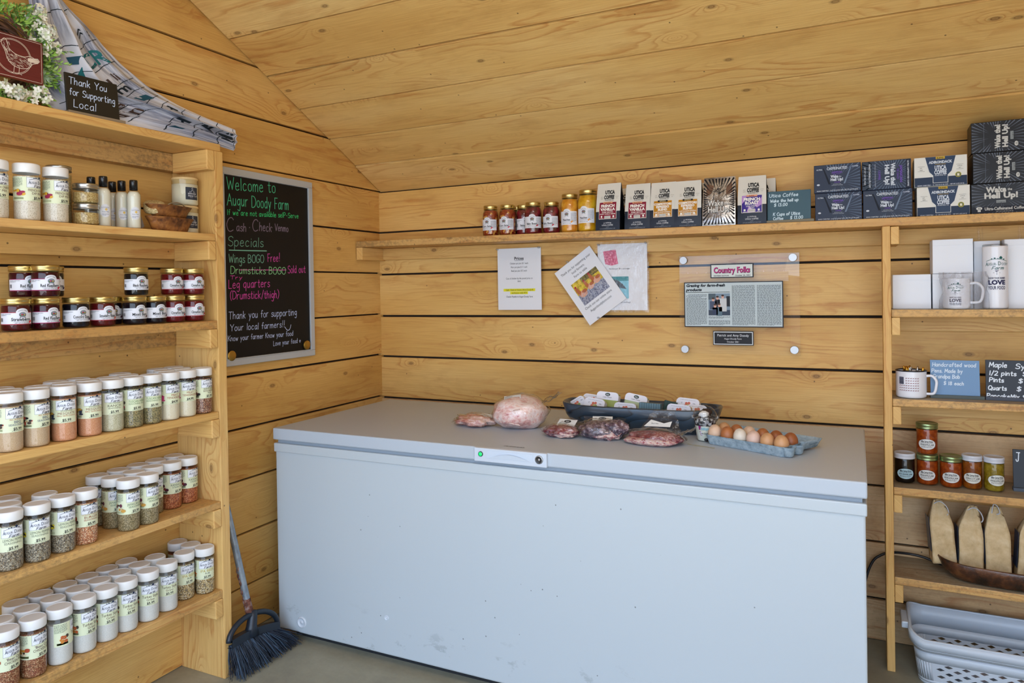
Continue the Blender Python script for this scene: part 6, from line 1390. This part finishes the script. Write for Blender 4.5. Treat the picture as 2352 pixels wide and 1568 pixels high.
def soap(lab, loc, rot, kind, w=.086, h=.056, d=.03):
    t = thing('soap_bar', lab, 'soap', loc, 0, 'soap bars in the long bowl', rot)
    sc = {'green': '97A24E', 'pale': 'A9B68C', 'teal': '55727E', 'dark': '22403C', 'fruit': 'D8CFA8'}[kind]
    SM = mat('soap_'+kind, sc, .5)
    m = MB()
    if kind in ('teal', 'dark'):
        nn = 18 if kind == 'teal' else 10; P = [(-w/2+w*i/nn, -d/2-(.0016 if i % 2 else 0)) for i in range(nn+1)]
        Q = P+[(w/2, d/2), (-w/2, d/2)]
        m.raw([(x, y, 0) for x, y in Q]+[(x, y, h) for x, y in Q], [(i, (i+1) % len(Q), len(Q)+(i+1) % len(Q), len(Q)+i) for i in range(len(Q))]+[tuple(range(len(Q)-1, -1, -1)), tuple(range(len(Q), 2*len(Q)))], SM, False)
        m.build('bar', t, .0012); return t
    m.box(-w/2+.001, w/2-.001, -d/2+.001, d/2-.001, .001, h-.004, SM); m.build('bar', t, .004)
    m = MB(); cut = .03 if kind in ('green', 'pale') else 0
    r = .016; n = 8
    prof = [(w/2, 0)]+[(w/2-r+r*math.cos(R(90*i/n)), h-r+r*math.sin(R(90*i/n))) for i in range(n+1)]+[(-w/2+r-r*math.sin(R(90*i/n)), h-r+r*math.cos(R(90*i/n))) for i in range(n+1)]+[(-w/2, 0)]
    if cut: fr_ = [(w/2, cut)]+prof[1:-1]+[(-w/2, cut)]
    else: fr_ = prof
    N = len(prof)
    m.raw([(x, -d/2, q) for x, q in fr_], [tuple(range(len(fr_)-1, -1, -1))], SWR, False)
    m.raw([(x, d/2, q) for x, q in prof], [tuple(range(N))], SWR, False)
    m.raw([(x, -d/2, q) for x, q in prof]+[(x, d/2, q) for x, q in prof], [(i, i+1, N+i+1, N+i) for i in range(N-1)], SWR)
    if cut: m.box(-w/2+.004, w/2-.004, -d/2-.001, -d/2+.004, .004, cut-.002, SM)
    cv = Canvas(m, lambda x, y, hh: (x, -d/2-.0002-hh, y))
    if cut: cv.ell(0, h-.0105, .011, .0065, ink('3A4A44'), 1, 14); cv.text('POL', 0, h-.0135, .0065, SWR, st='b', L=2); cv.hand("Lisas Choice".replace('Lisas', 'Lisas'), 0, h-.0235, .005, INKB, .0006, al='c', L=1)
    else:
        for dx, dy, c_ in ((-.005, 0, 'C86A52'), (.005, .002, 'C8705A'), (0, -.008, 'B8B46A'), (-.009, -.01, 'C87A6A'), (.008, -.009, '8EA05A')): cv.ell(dx, h*.62+dy, .0055, .0055, ink(c_), 1, 10)
        cv.text('Bar Soap', 0, h*.24, .008, INKB, L=1); cv.hand('12', -.026, h*.6, .005, INKB, .0006, L=1); cv.hand('Oils', .02, h*.6, .005, INKB, .0006, L=1); cv.greek(-.03, h-.009, .03, h-.0065, 1, ink('7A7E88'), 1, last=1)
    m.build('paper_sleeve', t); return t
soap('white wrapped fruit soap leaning at the left front of the bowl', (1.368, -.455, T+.052), (-.35, .12, -.05), 'fruit')
soap('white wrapped soap tilted steeply at the left end', (1.305, -.425, T+.052), (-.3, -.55, .15), 'fruit', .075, .052)
soap('white wrapped soap lying behind the tilted one', (1.335, -.385, T+.062), (-.5, .1, .1), 'fruit', .08, .05)
soap('white wrapped olive green soap standing highest in the bowl', (1.408, -.4, T+.066), (-.25, .06, .0), 'green', .092, .062)
soap('white wrapped pale green soap beside the olive one', (1.522, -.4, T+.064), (-.3, .16, -.05), 'pale', .092, .06)
soap('white wrapped soap lying low under the pale green one', (1.497, -.448, T+.046), (-.2, .05, .05), 'fruit', .088, .05)
soap('bare grey blue ridged soap bar in the middle', (1.601, -.462, T+.05), (-.1, .03, .0), 'teal', .084, .054)
soap('bare dark green soap bar peeking out behind the blue one', (1.66, -.4, T+.06), (-.15, .2, .1), 'dark', .05, .045)
soap('white wrapped fruit soap at the right front of the bowl', (1.71, -.452, T+.05), (-.2, .06, .0), 'fruit', .09, .052)
soap('white wrapped fruit soap behind the right front one', (1.728, -.385, T+.06), (-.35, .06, -.05), 'fruit', .09, .056)
soap('white wrapped soap lying at the right end of the bowl', (1.768, -.41, T+.046), (-.5, .1, .3), 'fruit', .075, .05)
# ice cream cup
t = thing('ice_cream_cup', 'clear domed ice cream sundae cup beside the egg carton', 'ice cream', (1.832, -.578, T), math.atan2(-2.6, .5)+.0)
m = MB(); m.lathe([(0, .0005), (.025, .0005), (.0275, .003), (.0405, .078), (.042, .08), (.042, .084)], CLEAR, 36); m.build('cup', t)
m = MB(); m.lathe([(0, .002), (.0245, .002), (.0268, .005), (.0355, .056), (.0355, .056), (0, .06)], mottle('ice_cream', 'CFD2C0', 'DCDED0', 'E4E6DC', 20, .4, .3), 28); m.build('ice_cream', t)
m = MB(); m.lathe([(.036, .0565), (.0385, .07), (.035, .08), (.02, .086), (0, .088)], speck('cookie_crumbs', ['2A2A30', '4A4A50', 'B8BABC', '1A1A1E', '8A8C90'], 130, .6), 28)
m.ball((-.008, .006, .1), (.02, .02, .013), speck('brownie', ['1E1012', '2E181A', '150C0E'], 150), 16, 10, lambda d: 1+.2*noise.noise(d*3)); m.ball((.014, -.004, .096), (.016, .018, .012), mat('whipped_cream', 'D8DADC', .5), 16, 10, lambda d: 1+.3*noise.noise(d*4)); m.build('topping', t)
m = MB(); m.lathe([(.0425, .081), (.0445, .082), (.0445, .088), (.0425, .09), (.04, .1), (.033, .112), (.022, .12), (.009, .1235), (.009, .1265), (0, .1265)], CLEAR, 36)
m.build('dome_lid', t)
m = MB(); 
for i in range(44): a = 2*math.pi*i/44; m.box(-.0008, .0008, -.0006, .0006, .0815, .0875, STEEL, 2, Matrix.Rotation(a, 4, 'Z') @ Matrix.Translation((.0448, 0, 0)))
m.build('lid_ribs', t)
m = MB(); cone = lambda x, y, h: ((.0275+.013*(y-.003)/.075+.0004+h)*math.cos(x/.034), (.0275+.013*(y-.003)/.075+.0004+h)*math.sin(x/.034), y); cv = Canvas(m, cone, .003)
MG = ink('8A2A6A'); CY = ink('4AA0B8')
cv.poly([(-.02, .038), (.02, .04), (.014, .022), (-.016, .023)], MG, 1); cv.poly([(-.018, .0365), (.0175, .0382), (.0125, .0235), (-.0145, .0245)], SWR, 2); cv.text('Ice Cream', -.001, .028, .0075, INKB, st='b', fit=.026, L=3)
cv.text('Gilligans', .002, .044, .012, CY, st='h', fit=.036, L=1, rot=.06); cv.text('Gilligans', .0015, .0445, .012, ink('C8E4EA'), st='r', fit=.036, L=2, rot=.06); cv.poly([(-.022, .042), (-.012, .046), (-.014, .056), (-.023, .058)], MG, 1); m.build('logo_print', t)
m = MB(); m.ball((.028, .004, .008), (.005, .008, .006), mat('chocolate_drip', '14141C', .3), 10, 8); m.build('sauce_spot', t)
# egg carton with a dozen eggs
PULP = mottle('paper_pulp', '8094A0', '92A6B2', 'A2B4BE', 60, .85, .5)
ec = thing('egg_carton', 'open grey blue pulp egg carton at the right of the lid', 'egg carton', (2.0, -.645, T), math.atan2(-.104, .228))
m = MB(); L_, Wd = .302, .112
def tray(a, b):
    x = (a-.5)*L_; y = (b-.5)*Wd
    cx = (x/L_*6+3) % 1-.5; cy = (y/Wd*2+1) % 1-.5
    cup = max(0, 1-(cx*cx+cy*cy)*3.6)
    edge = max(abs(a-.5), abs(b-.5)*1.0)*2
    zz = .032-.026*cup**.7
    if a in (0, 1) or b in (0, 1): zz = .031
    return (x, y, zz+.001*noise.noise(Vector((x*90, y*90, 0))))
m.grid(tray, 72, 28, PULP); 
def skirt(a, b):
    P = bpath(L_/2, Wd/2, .014, 6); i = a*len(P); k = int(i) % len(P); p = Vector(P[k]); q = Vector(P[(k+1) % len(P)]); p = p.lerp(q, i-int(i))
    wob = .0035*math.cos(a*len(P)*0+((p.x/L_*6+3) % 1)*2*math.pi)
    s = 1-.13*(1-b)-(.02 if b < .1 else 0); return (p.x*(1-.045*(1-b)), p.y*s-(math.copysign(wob, p.y)*(1-b)), .0+.034*b+.0008*noise.noise(Vector((p.x*60, p.y*60, b*5))))
m.grid(skirt, 112, 8, PULP); m.build('tray', ec)
for i in (0, 1):
    m = MB(); m.lathe([(0, .0), (.012, 0), (.017, .004), (.024, .03), (.0245, .032)], PULP, 20, sx=1, sy=1); o = m.build('cup', ec); o.location = (.149, -.028+.056*i, .0005)
m = MB()
def lidf(a, b):
    x = (a-.5)*.31; y = Wd/2+.004+b*.098; e_ = min(a, 1-a, .5)*.31; f_ = min(b, 1-b)*.098
    return (x+.012*(b), y, .036-.03*min(1, max(0, min(e_, f_))/.012)+.0012*noise.noise(Vector((x*70, y*70, 4))))
m.grid(lidf, 60, 24, PULP); m.build('lid', ec, solid=.002)
m = MB(); cv = Canvas(m, lambda x, y, h: (.1642+h, .075+x, .008+y)); cv.text('LARGE BROWN', .03, .014, .0075, ink('4A6878'), st='b'); cv.text('12 FRESH EGGS', .03, .005, .0075, ink('4A6878'), st='b'); m.build('stamp', ec)
EGGC = {'pale': ('D6B79C', .14), 'tan': ('C49468', .1), 'brown': ('A8683C', .12), 'cream': ('D6CDBE', .1), 'pink': ('D2B4A4', .12), 'deep': ('94552E', .1)}
def eggmat(k):
    c, _ = EGGC[k]; c2 = ''.join('%02X' % int(int(c[i:i+2], 16)*.9) for i in (0, 2, 4))
    return MATS.get('egg_'+k) or mottle('egg_'+k, c2, c, c, 25, .45, .02)
FR6 = (('pale', 'pale peach egg, leftmost of the front row'), ('brown', 'speckled brown egg, second in the front row'), ('cream', 'cream white egg, third in the front row'), ('pink', 'pale pinkish egg, fourth in the front row'), ('tan', 'tan egg, fifth in the front row'), ('tan', 'pinkish tan egg at the right end of the front row'))
BR6 = (('tan', 'light tan egg, leftmost of the back row'), ('brown', 'brown egg, second in the back row'), ('pale', 'pale pink egg, third in the back row'), ('brown', 'brown egg, fourth in the back row'), ('deep', 'dark brown egg, fifth in the back row'), ('deep', 'dark brown egg at the right end of the back row'))
ca2, sa3 = math.cos(ec.rotation_euler.z), math.sin(ec.rotation_euler.z)
for row, yy in ((FR6, -.028), (BR6, .028)):
    for i, (k, lab) in enumerate(row):
        lx = -L_/2+L_/12+i*L_/6; m = MB()
        m.ball((0, 0, 0), (.0238, .0238, .0312), eggmat(k), 24, 16, lambda d: 1-.07*max(0, d.z)**1.5*(1-d.z*.3)-.0*d.z)
        o = m.build('egg'); o.location = (2.0+lx*ca2-yy*sa3, -.645+lx*sa3+yy*ca2, T+.0375); o.rotation_euler = (random.uniform(-.1, .1), random.uniform(-.1, .1), 0)
        tag(o, lab, 'egg', 'eggs in the carton')
# ================================================================ broom beside the freezer
t = thing('broom', 'blue black angle broom with a rusty silver handle leaning by the freezer', 'broom', (.235, -1.13, 0))
O = Vector((.235, -1.13, 0)); A = Vector((.2, -1.156, .204))-O; D = Vector((-.05, -.043, .36)).normalized()
HND = mottle('broom_handle', '7A8794', '8E9AA6', '9CA8B2', 30, .4, .1); HND.node_tree.nodes['Principled BSDF'].inputs['Metallic'].default_value = .5
RUST = mottle('rust', '4A2A20', '6E4030', '8E7A74', 60, .8, .3); HEAD = mat('broom_head', '1A2430', .4); BRI = mat('bristles', '162234', .5); BRI2 = mat('bristles_pale', '32475E', .5)
m = MB(); m.tube([A+D*s for s in (-.01, .02, .1, .3, .64)], [.0125, .013, .013, .013, .0125], HND, 16); m.build('handle', t)
m = MB(); m.tube([A+D*s for s in (-.015, .0, .02, .045)], [.0145, .0148, .0148, .0142], RUST, 16); rr = random.Random(1)
for i in range(26):
    s = rr.uniform(0, .17); a = rr.uniform(2.2, 4.6); n_ = D.orthogonal().normalized(); b_ = D.cross(n_)
    p = A+D*s+(n_*math.cos(a)+b_*math.sin(a))*.0128
    m.ball(p, (.003, .004, .009), RUST, 8, 6)
m.build('rusty_ferrule', t)
U = Vector((.0, 1, -.13)).normalized(); V = Vector((-.13, .12, 1)).normalized(); Nn = U.cross(V).normalized()
hc = Vector((.218, -1.15, .115))-O
def hp_(u, v_, n=0): return hc+U*u+V*v_+Nn*n
m = MB()
bar = [hp_(-.122+.244*i/20, -.012*(1-(2*i/20-1)**2)*-1-.006) for i in range(21)]
for k in range(20):
    p, q = bar[k], bar[k+1]
    for s1, s2, w1, w2 in ((-.014, .014, -.016, -.016), (.014, .014, -.016, .016), (.014, -.014, .016, .016), (-.014, -.014, .016, -.016)):
        m.raw([p+V*s1+Nn*w1, q+V*s1+Nn*w1, q+V*s2+Nn*w2, p+V*s2+Nn*w2], [(0, 1, 2, 3)], HEAD, False)
m.tube([hp_(.124*math.cos(R(180-180*i/24)), .0+.072*math.sin(R(180-180*i/24))) for i in range(25)], [.0105]*25, HEAD, 10)
m.tube([hp_(-.014, -.004), hp_(-.012, .03), hp_(-.006, .06), hp_(-.003, .085)], [.03, .02, .018, .0155], HEAD, 14)
m.build('head', t)
m = MB(); rr = random.Random(11)
for i in range(560):
    u = rr.uniform(-1, 1); n_ = rr.uniform(-1, 1)
    p0 = hp_(u*.118, -.012, n_*.012); ub = u*.158+.012+rr.uniform(-.012, .012)
    tz = rr.uniform(.002, .02) if rr.random() < .8 else rr.uniform(.02, .05)
    p1 = Vector((.262+n_*.028+rr.uniform(-.01, .01)-.235, -1.135+ub+1.13, tz))
    mid = (p0+p1)/2+Vector((rr.uniform(-.006, .01), rr.uniform(-.006, .006), rr.uniform(-.004, .004)))
    m.tube([p0, mid, p1], [.0016, .0016, .0011], BRI if rr.random() < .72 else BRI2, 4, False)
for i in range(16):
    y = -.13-rr.uniform(0, .02); z0 = rr.uniform(.03, .1)
    m.tube(crom([(.0, y, z0), (.012, y-.02, z0-.01), (.006, y-.012-rr.uniform(0, .02), z0-.04)], 3), .0006, BRI, 3, False)
m.build('bristles', t)

# ================================================================ wreath, hen sign and towel on the top left shelf
z = S['a']
t = thing('wreath', 'twig wreath with green leaves and white flowers on the top left shelf', 'wreath', (.07, -1.955, z+.155))
TWG = mat('twig', '6A4A34', .8); TWG2 = mat('twig_dark', '4A3226', .8)
m = MB(); rr = random.Random(21)
for k in range(14):
    r0 = rr.uniform(.082, .12); x0 = rr.uniform(-.022, .022); ph = rr.uniform(0, 9)
    pts = [(x0+.008*math.sin(3*a+ph), (r0+.006*math.sin(5*a+ph))*math.cos(a), (r0+.006*math.sin(4*a+ph*2))*math.sin(a)) for a in [2*math.pi*i/48 for i in range(49)]]
    m.tube(pts, rr.uniform(.0028, .005), TWG if k % 3 else TWG2, 6, False)
m.build('twig_ring', t)
GRN = [mat('leaf_a', '6E9A3A', .5), mat('leaf_b', '8EB84A', .5), mat('leaf_c', '4E7A34', .55), mat('leaf_d', 'A8C47A', .5)]
def leaf(m, p, d, s, mt, up=Vector((1, 0, 0))):
    d = d.normalized(); w = d.cross(up).normalized() if d.cross(up).length > .01 else Vector((0, 1, 0)); n = w.cross(d)
    q = [p, p+d*s*.35+w*s*.17+n*s*.05, p+d*s*.75+w*s*.12+n*s*.04, p+d*s-n*s*.08, p+d*s*.75-w*s*.12+n*s*.04, p+d*s*.35-w*s*.17+n*s*.05, p+d*s*.5-n*s*.02]
    m.raw(q, [(0, 1, 6), (1, 2, 6), (2, 3, 6), (3, 4, 6), (4, 5, 6), (5, 0, 6)], mt)
m = MB()
for i in range(150):
    a = rr.uniform(-2.2, 1.9); rad = rr.gauss(.118, .014); c = Vector((rr.uniform(-.01, .05), rad*math.cos(a), rad*math.sin(a)))
    dr = Vector((rr.uniform(-.2, .8), math.cos(a)*.6-math.sin(a)*rr.uniform(-1, 1), math.sin(a)*.6+math.cos(a)*rr.uniform(-1, 1))).normalized()
    L_ = rr.uniform(.03, .055); m.tube([c, c+dr*L_*.6, c+dr*L_], .0009, GRN[2], 4, False)
    for j in range(6):
        side = Vector((rr.uniform(-.6, .9), rr.uniform(-1, 1), rr.uniform(-1, 1)))
        leaf(m, c+dr*L_*(j+1)/6, dr*.7+side*.8, rr.uniform(.013, .022), GRN[(i+j) % 4 if rr.random() < .7 else 1])
m.v = [(max(x, -.05), y, max(q, -.153)) for x, y, q in m.v]
m.build('leaves', t)
PET = mat('petal', 'EDF0E6', .5); PET2 = mat('petal_green', 'C6D2B0', .5)
def flowers(c, spread, n, seed):
    m = MB(); r_ = random.Random(seed)
    for i in range(n):
        p = Vector(c)+Vector((r_.uniform(.0, 1)*spread[0], r_.gauss(0, .5)*spread[1], r_.gauss(0, .5)*spread[2]))
        n_ = Vector((1, r_.uniform(-.7, .9), r_.uniform(-.7, .7))).normalized(); a0 = r_.uniform(0, 6)
        e1 = n_.orthogonal().normalized(); e2 = n_.cross(e1)
        for k in range(5):
            a = a0+2*math.pi*k/5; d = e1*math.cos(a)+e2*math.sin(a); w = n_.cross(d); s = .0115
            m.raw([p, p+d*s*.5+w*s*.38+n_*s*.2, p+d*s*.95+w*s*.25+n_*s*.1, p+d*s*1.1, p+d*s*.95-w*s*.25+n_*s*.1, p+d*s*.5-w*s*.38+n_*s*.2], [(0, 1, 2, 3), (0, 3, 4, 5)], PET if r_.random() < .75 else PET2)
        m.ball(p+n_*.001, (.002, .002, .002), PET2, 6, 4)
    m.v = [(x, y, max(q, -.153)) for x, y, q in m.v]
    m.build('flower_cluster', t)
flowers((.03, .125, .075), (.035, .03, .045), 46, 1); flowers((.03, .105, .13), (.03, .022, .03), 22, 2); flowers((.05, .03, -.115), (.035, .06, .022), 44, 3); flowers((.045, .105, -.095), (.03, .018, .022), 14, 4); flowers((.04, -.11, .05), (.03, .03, .05), 30, 5)
m = MB(); c = Vector((.05, .115, -.045)); r_ = random.Random(8)
for i in range(150):
    d = Vector((r_.gauss(.35, .6), r_.gauss(0, 1), r_.gauss(0, 1))).normalized(); w = d.orthogonal().normalized()*.0011; l = r_.uniform(.02, .031)
    m.raw([c+w, c-w, c+d*l], [(0, 1, 2)], MATS.get('spike') or mat('spike', 'B4D0AC', .5))
m.build('spiky_blossom', t)

t = thing('hen_sign', 'square red sign with a white hen drawing hung in the wreath', 'sign', (.135, -1.918, z+.142), 0); t.rotation_euler = (0, 0, .0)
SRED = wood('sign_red', '7E2A22', '6E221E', '56181A', knots=False, rings=80); SEDG = mat('sign_edge', '9A5A34', .6)
m = MB(); m.box(-.012, -.0006, -.068, .066, -.064, .062, SEDG); m.box(-.0008, 0, -.068, .066, -.064, .062, SRED, 1)
cv = Canvas(m, lambda x, y, h: (h+.0002, x, y)); HW = ink('E0D2C2')
cv.frame(-.064, -.06, .062, .058, .0011, HW, 1)
for r_ in (.05, .047): cv.line([(-.018+r_*math.cos(a), -.0+r_*math.sin(a)) for a in [2*math.pi*i/40 for i in range(41)]], .001, HW, 2)
body = crom([(-.05, .03), (-.046, .042), (-.04, .045), (-.034, .036), (-.03, .02), (-.012, .008), (.012, .006), (.03, .012), (.052, .0), (.034, -.01), (.026, -.022), (.004, -.03), (-.02, -.026), (-.034, -.012), (-.04, .008), (-.05, .03)], 4)
cv.line(body, .0016, HW, 3)
r_ = random.Random(5)
for i in range(110):
    a = r_.uniform(0, 6.28); k = math.sqrt(r_.random()); x = -.006+.036*k*math.cos(a); y = -.008+.016*k*math.sin(a)
    cv.line([(x, y), (x+.006, y-.0025)], .0006, HW, 3)
for i in range(26): x = r_.uniform(-.046, -.03); y = r_.uniform(.004, .04); cv.line([(x, y), (x+.003, y-.008)], .0008, HW, 3)
for i in range(16): cv.line([(.022, -.004+.0006*i), (.05+.0008*(8-abs(i-8)), -.004+.001*i)], .0008, HW, 3)
for x in (-.016, -.002): cv.line([(x, -.028), (x-.002, -.046), (x-.008, -.049)], .0014, HW, 3); cv.line([(x-.002, -.046), (x+.006, -.049)], .0012, HW, 3)
m.build('panel', t, .001)

# printed towel bunched beside the wreath and draped to the end of the shelf
TOW = mat('printed_towel', 'C4C8D6', .85)
tu = nd(TOW, 'ShaderNodeTexCoord'); g1 = noisen(TOW, mapping(TOW, tu.outputs['UV'], (5, 70, 1)), 1, 4, .7); g2 = noisen(TOW, mapping(TOW, tu.outputs['UV'], (2.5, 5, 1)), 1, 2)
gr_ = ramp(TOW, [(.36, '5E667C'), (.5, 'A4AABC'), (.6, 'CDD1DC')]); lk(TOW, g1, gr_.inputs[0])
gm = ramp(TOW, [(.44, 0.), (.56, 1.)]); lk(TOW, g2, gm.inputs[0])
lk(TOW, mixc(TOW, gm.outputs[0], gr_.outputs[0], 'D2D5DF'), TOW.node_tree.nodes['Principled BSDF'].inputs['Base Color'])
def pl(P, s):
    s = min(max(s, 0), 1)*(len(P)-1); i = min(int(s), len(P)-2); f = s-i
    a, b, c, d = P[max(i-1, 0)], P[i], P[i+1], P[min(i+2, len(P)-1)]
    return [.5*(2*b[j]+(c[j]-a[j])*f+(2*a[j]-5*b[j]+4*c[j]-d[j])*f*f+(3*b[j]-a[j]-3*c[j]+d[j])*f**3) for j in (0, 1, 2)]
E_ = [(.035, -1.80, 2.44), (.05, -1.74, 2.375), (.06, -1.65, 2.30), (.07, -1.56, 2.222), (.085, -1.46, 2.16), (.105, -1.362, 2.118), (.13, -1.255, 2.088), (.15, -1.13, 2.064)]
L_ = [(.035, -1.86, 2.44), (.05, -1.84, 2.34), (.06, -1.842, 2.2), (.07, -1.845, 2.06), (.12, -1.78, 1.995), (.155, -1.58, 1.992), (.17, -1.34, 1.988), (.16, -1.15, 1.978)]
def towel(a, b):
    p = pl(L_, b); q = pl(E_, b); x, y, zz = [p[i]+(q[i]-p[i])*a for i in range(3)]
    wd = math.sin(math.pi*min(1, a*1.02)); en = min(1, .35+b*1.3)
    f = (.022*math.sin(2*math.pi*(3.1*a+.35*math.sin(3.5*b)+.2)) + .011*math.sin(2*math.pi*(6.3*a-.9*b)+1) + .02*noise.noise(Vector((a*4, b*5, 2))))
    cr = .016*noise.noise(Vector((a*9, b*13, 5)))*max(0, 1-b*1.4)
    x += f*wd*en*(1.1-.4*b)*(1-.75*max(0, (b-.8)/.2)**2)+cr+.03*wd*(1-.5*b); zz += .006*math.sin(2*math.pi*(3.1*a+.35*math.sin(3.5*b)+.45))*wd
    return Vector((max(x, .008), y, max(zz, 1.984 if y < -1.24 else 1.97)))
def tn(a, b):
    e = .004; u_ = towel(a+e, b)-towel(a-e, b); v_ = towel(a, b+e)-towel(a, b-e); n = u_.cross(v_)
    if n.length < 1e-9: return Vector((1, 0, 0))
    n.normalize(); return n if n.x > 0 else -n
t = thing('towel', 'bunched farmhouse print towel draped over the end of the top shelf', 'towel', (.1, -1.5, z)); OT = Vector((.1, -1.5, z))
m = MB(); m.grid(lambda a, b: towel(a, b)-OT, 70, 110, TOW, uvs=lambda a, b: (b*1.0, a*.3)); 
TL = ink('1E6E76'); DKT = ink('1E2A34'); BRT = ink('4A3A34')
cv = Canvas(m, lambda a, y, h: (towel(a, -y)+tn(a, -y)*(h+.0012))-OT)
for s_, b, a, sz, cl, st, sx_ in (('CR', .42, .72, .085, TL, 'b', 2.7), ('you li', .505, .66, .05, BRT, 'b', 2.6), ('tim', .565, .68, .058, DKT, 'b', 2.9), ('EGG', .63, .32, .045, BRT, 'b', 3), ('u tin', .68, .3, .055, BRT, 'b', 3.1), ('H', .75, .74, .065, DKT, 'b', 4.2), ('H', .82, .45, .065, DKT, 'b', 4.8), ('FA', .9, .5, .065, DKT, 'b', 5), ('Ma', .975, .5, .075, DKT, 'b', 5.5)):
    cv.text(s_, a, -b, sz, cl, st=st, sx=sx_, L=2)
for b in (.14, .2, .33, .43, .52, .575, .64, .69, .77, .84, .915, .985):
    cv.line([(i/24, -b-.008*math.sin(i*.5)) for i in range(2, 24)], .003, DKT, 1)
for b, a in ((.36, .42), (.6, .7), (.78, .2)): cv.poly([(a, -b), (a+.12, -b-.008), (a+.14, -b-.04), (a+.02, -b-.032)], ink('1E4E62'), 2)
cv.poly([(.42, -.44), (.5, -.41), (.58, -.43), (.6, -.46), (.5, -.475), (.44, -.465)], TL, 2); cv.line([(.5, -.475), (.49, -.5)], .006, TL, 2)
for k in range(2): cv.line([(.7, -.29-.014*k), (.78, -.275-.014*k), (.86, -.29-.014*k)], .007, DKT, 2)
m.build('cloth', t)
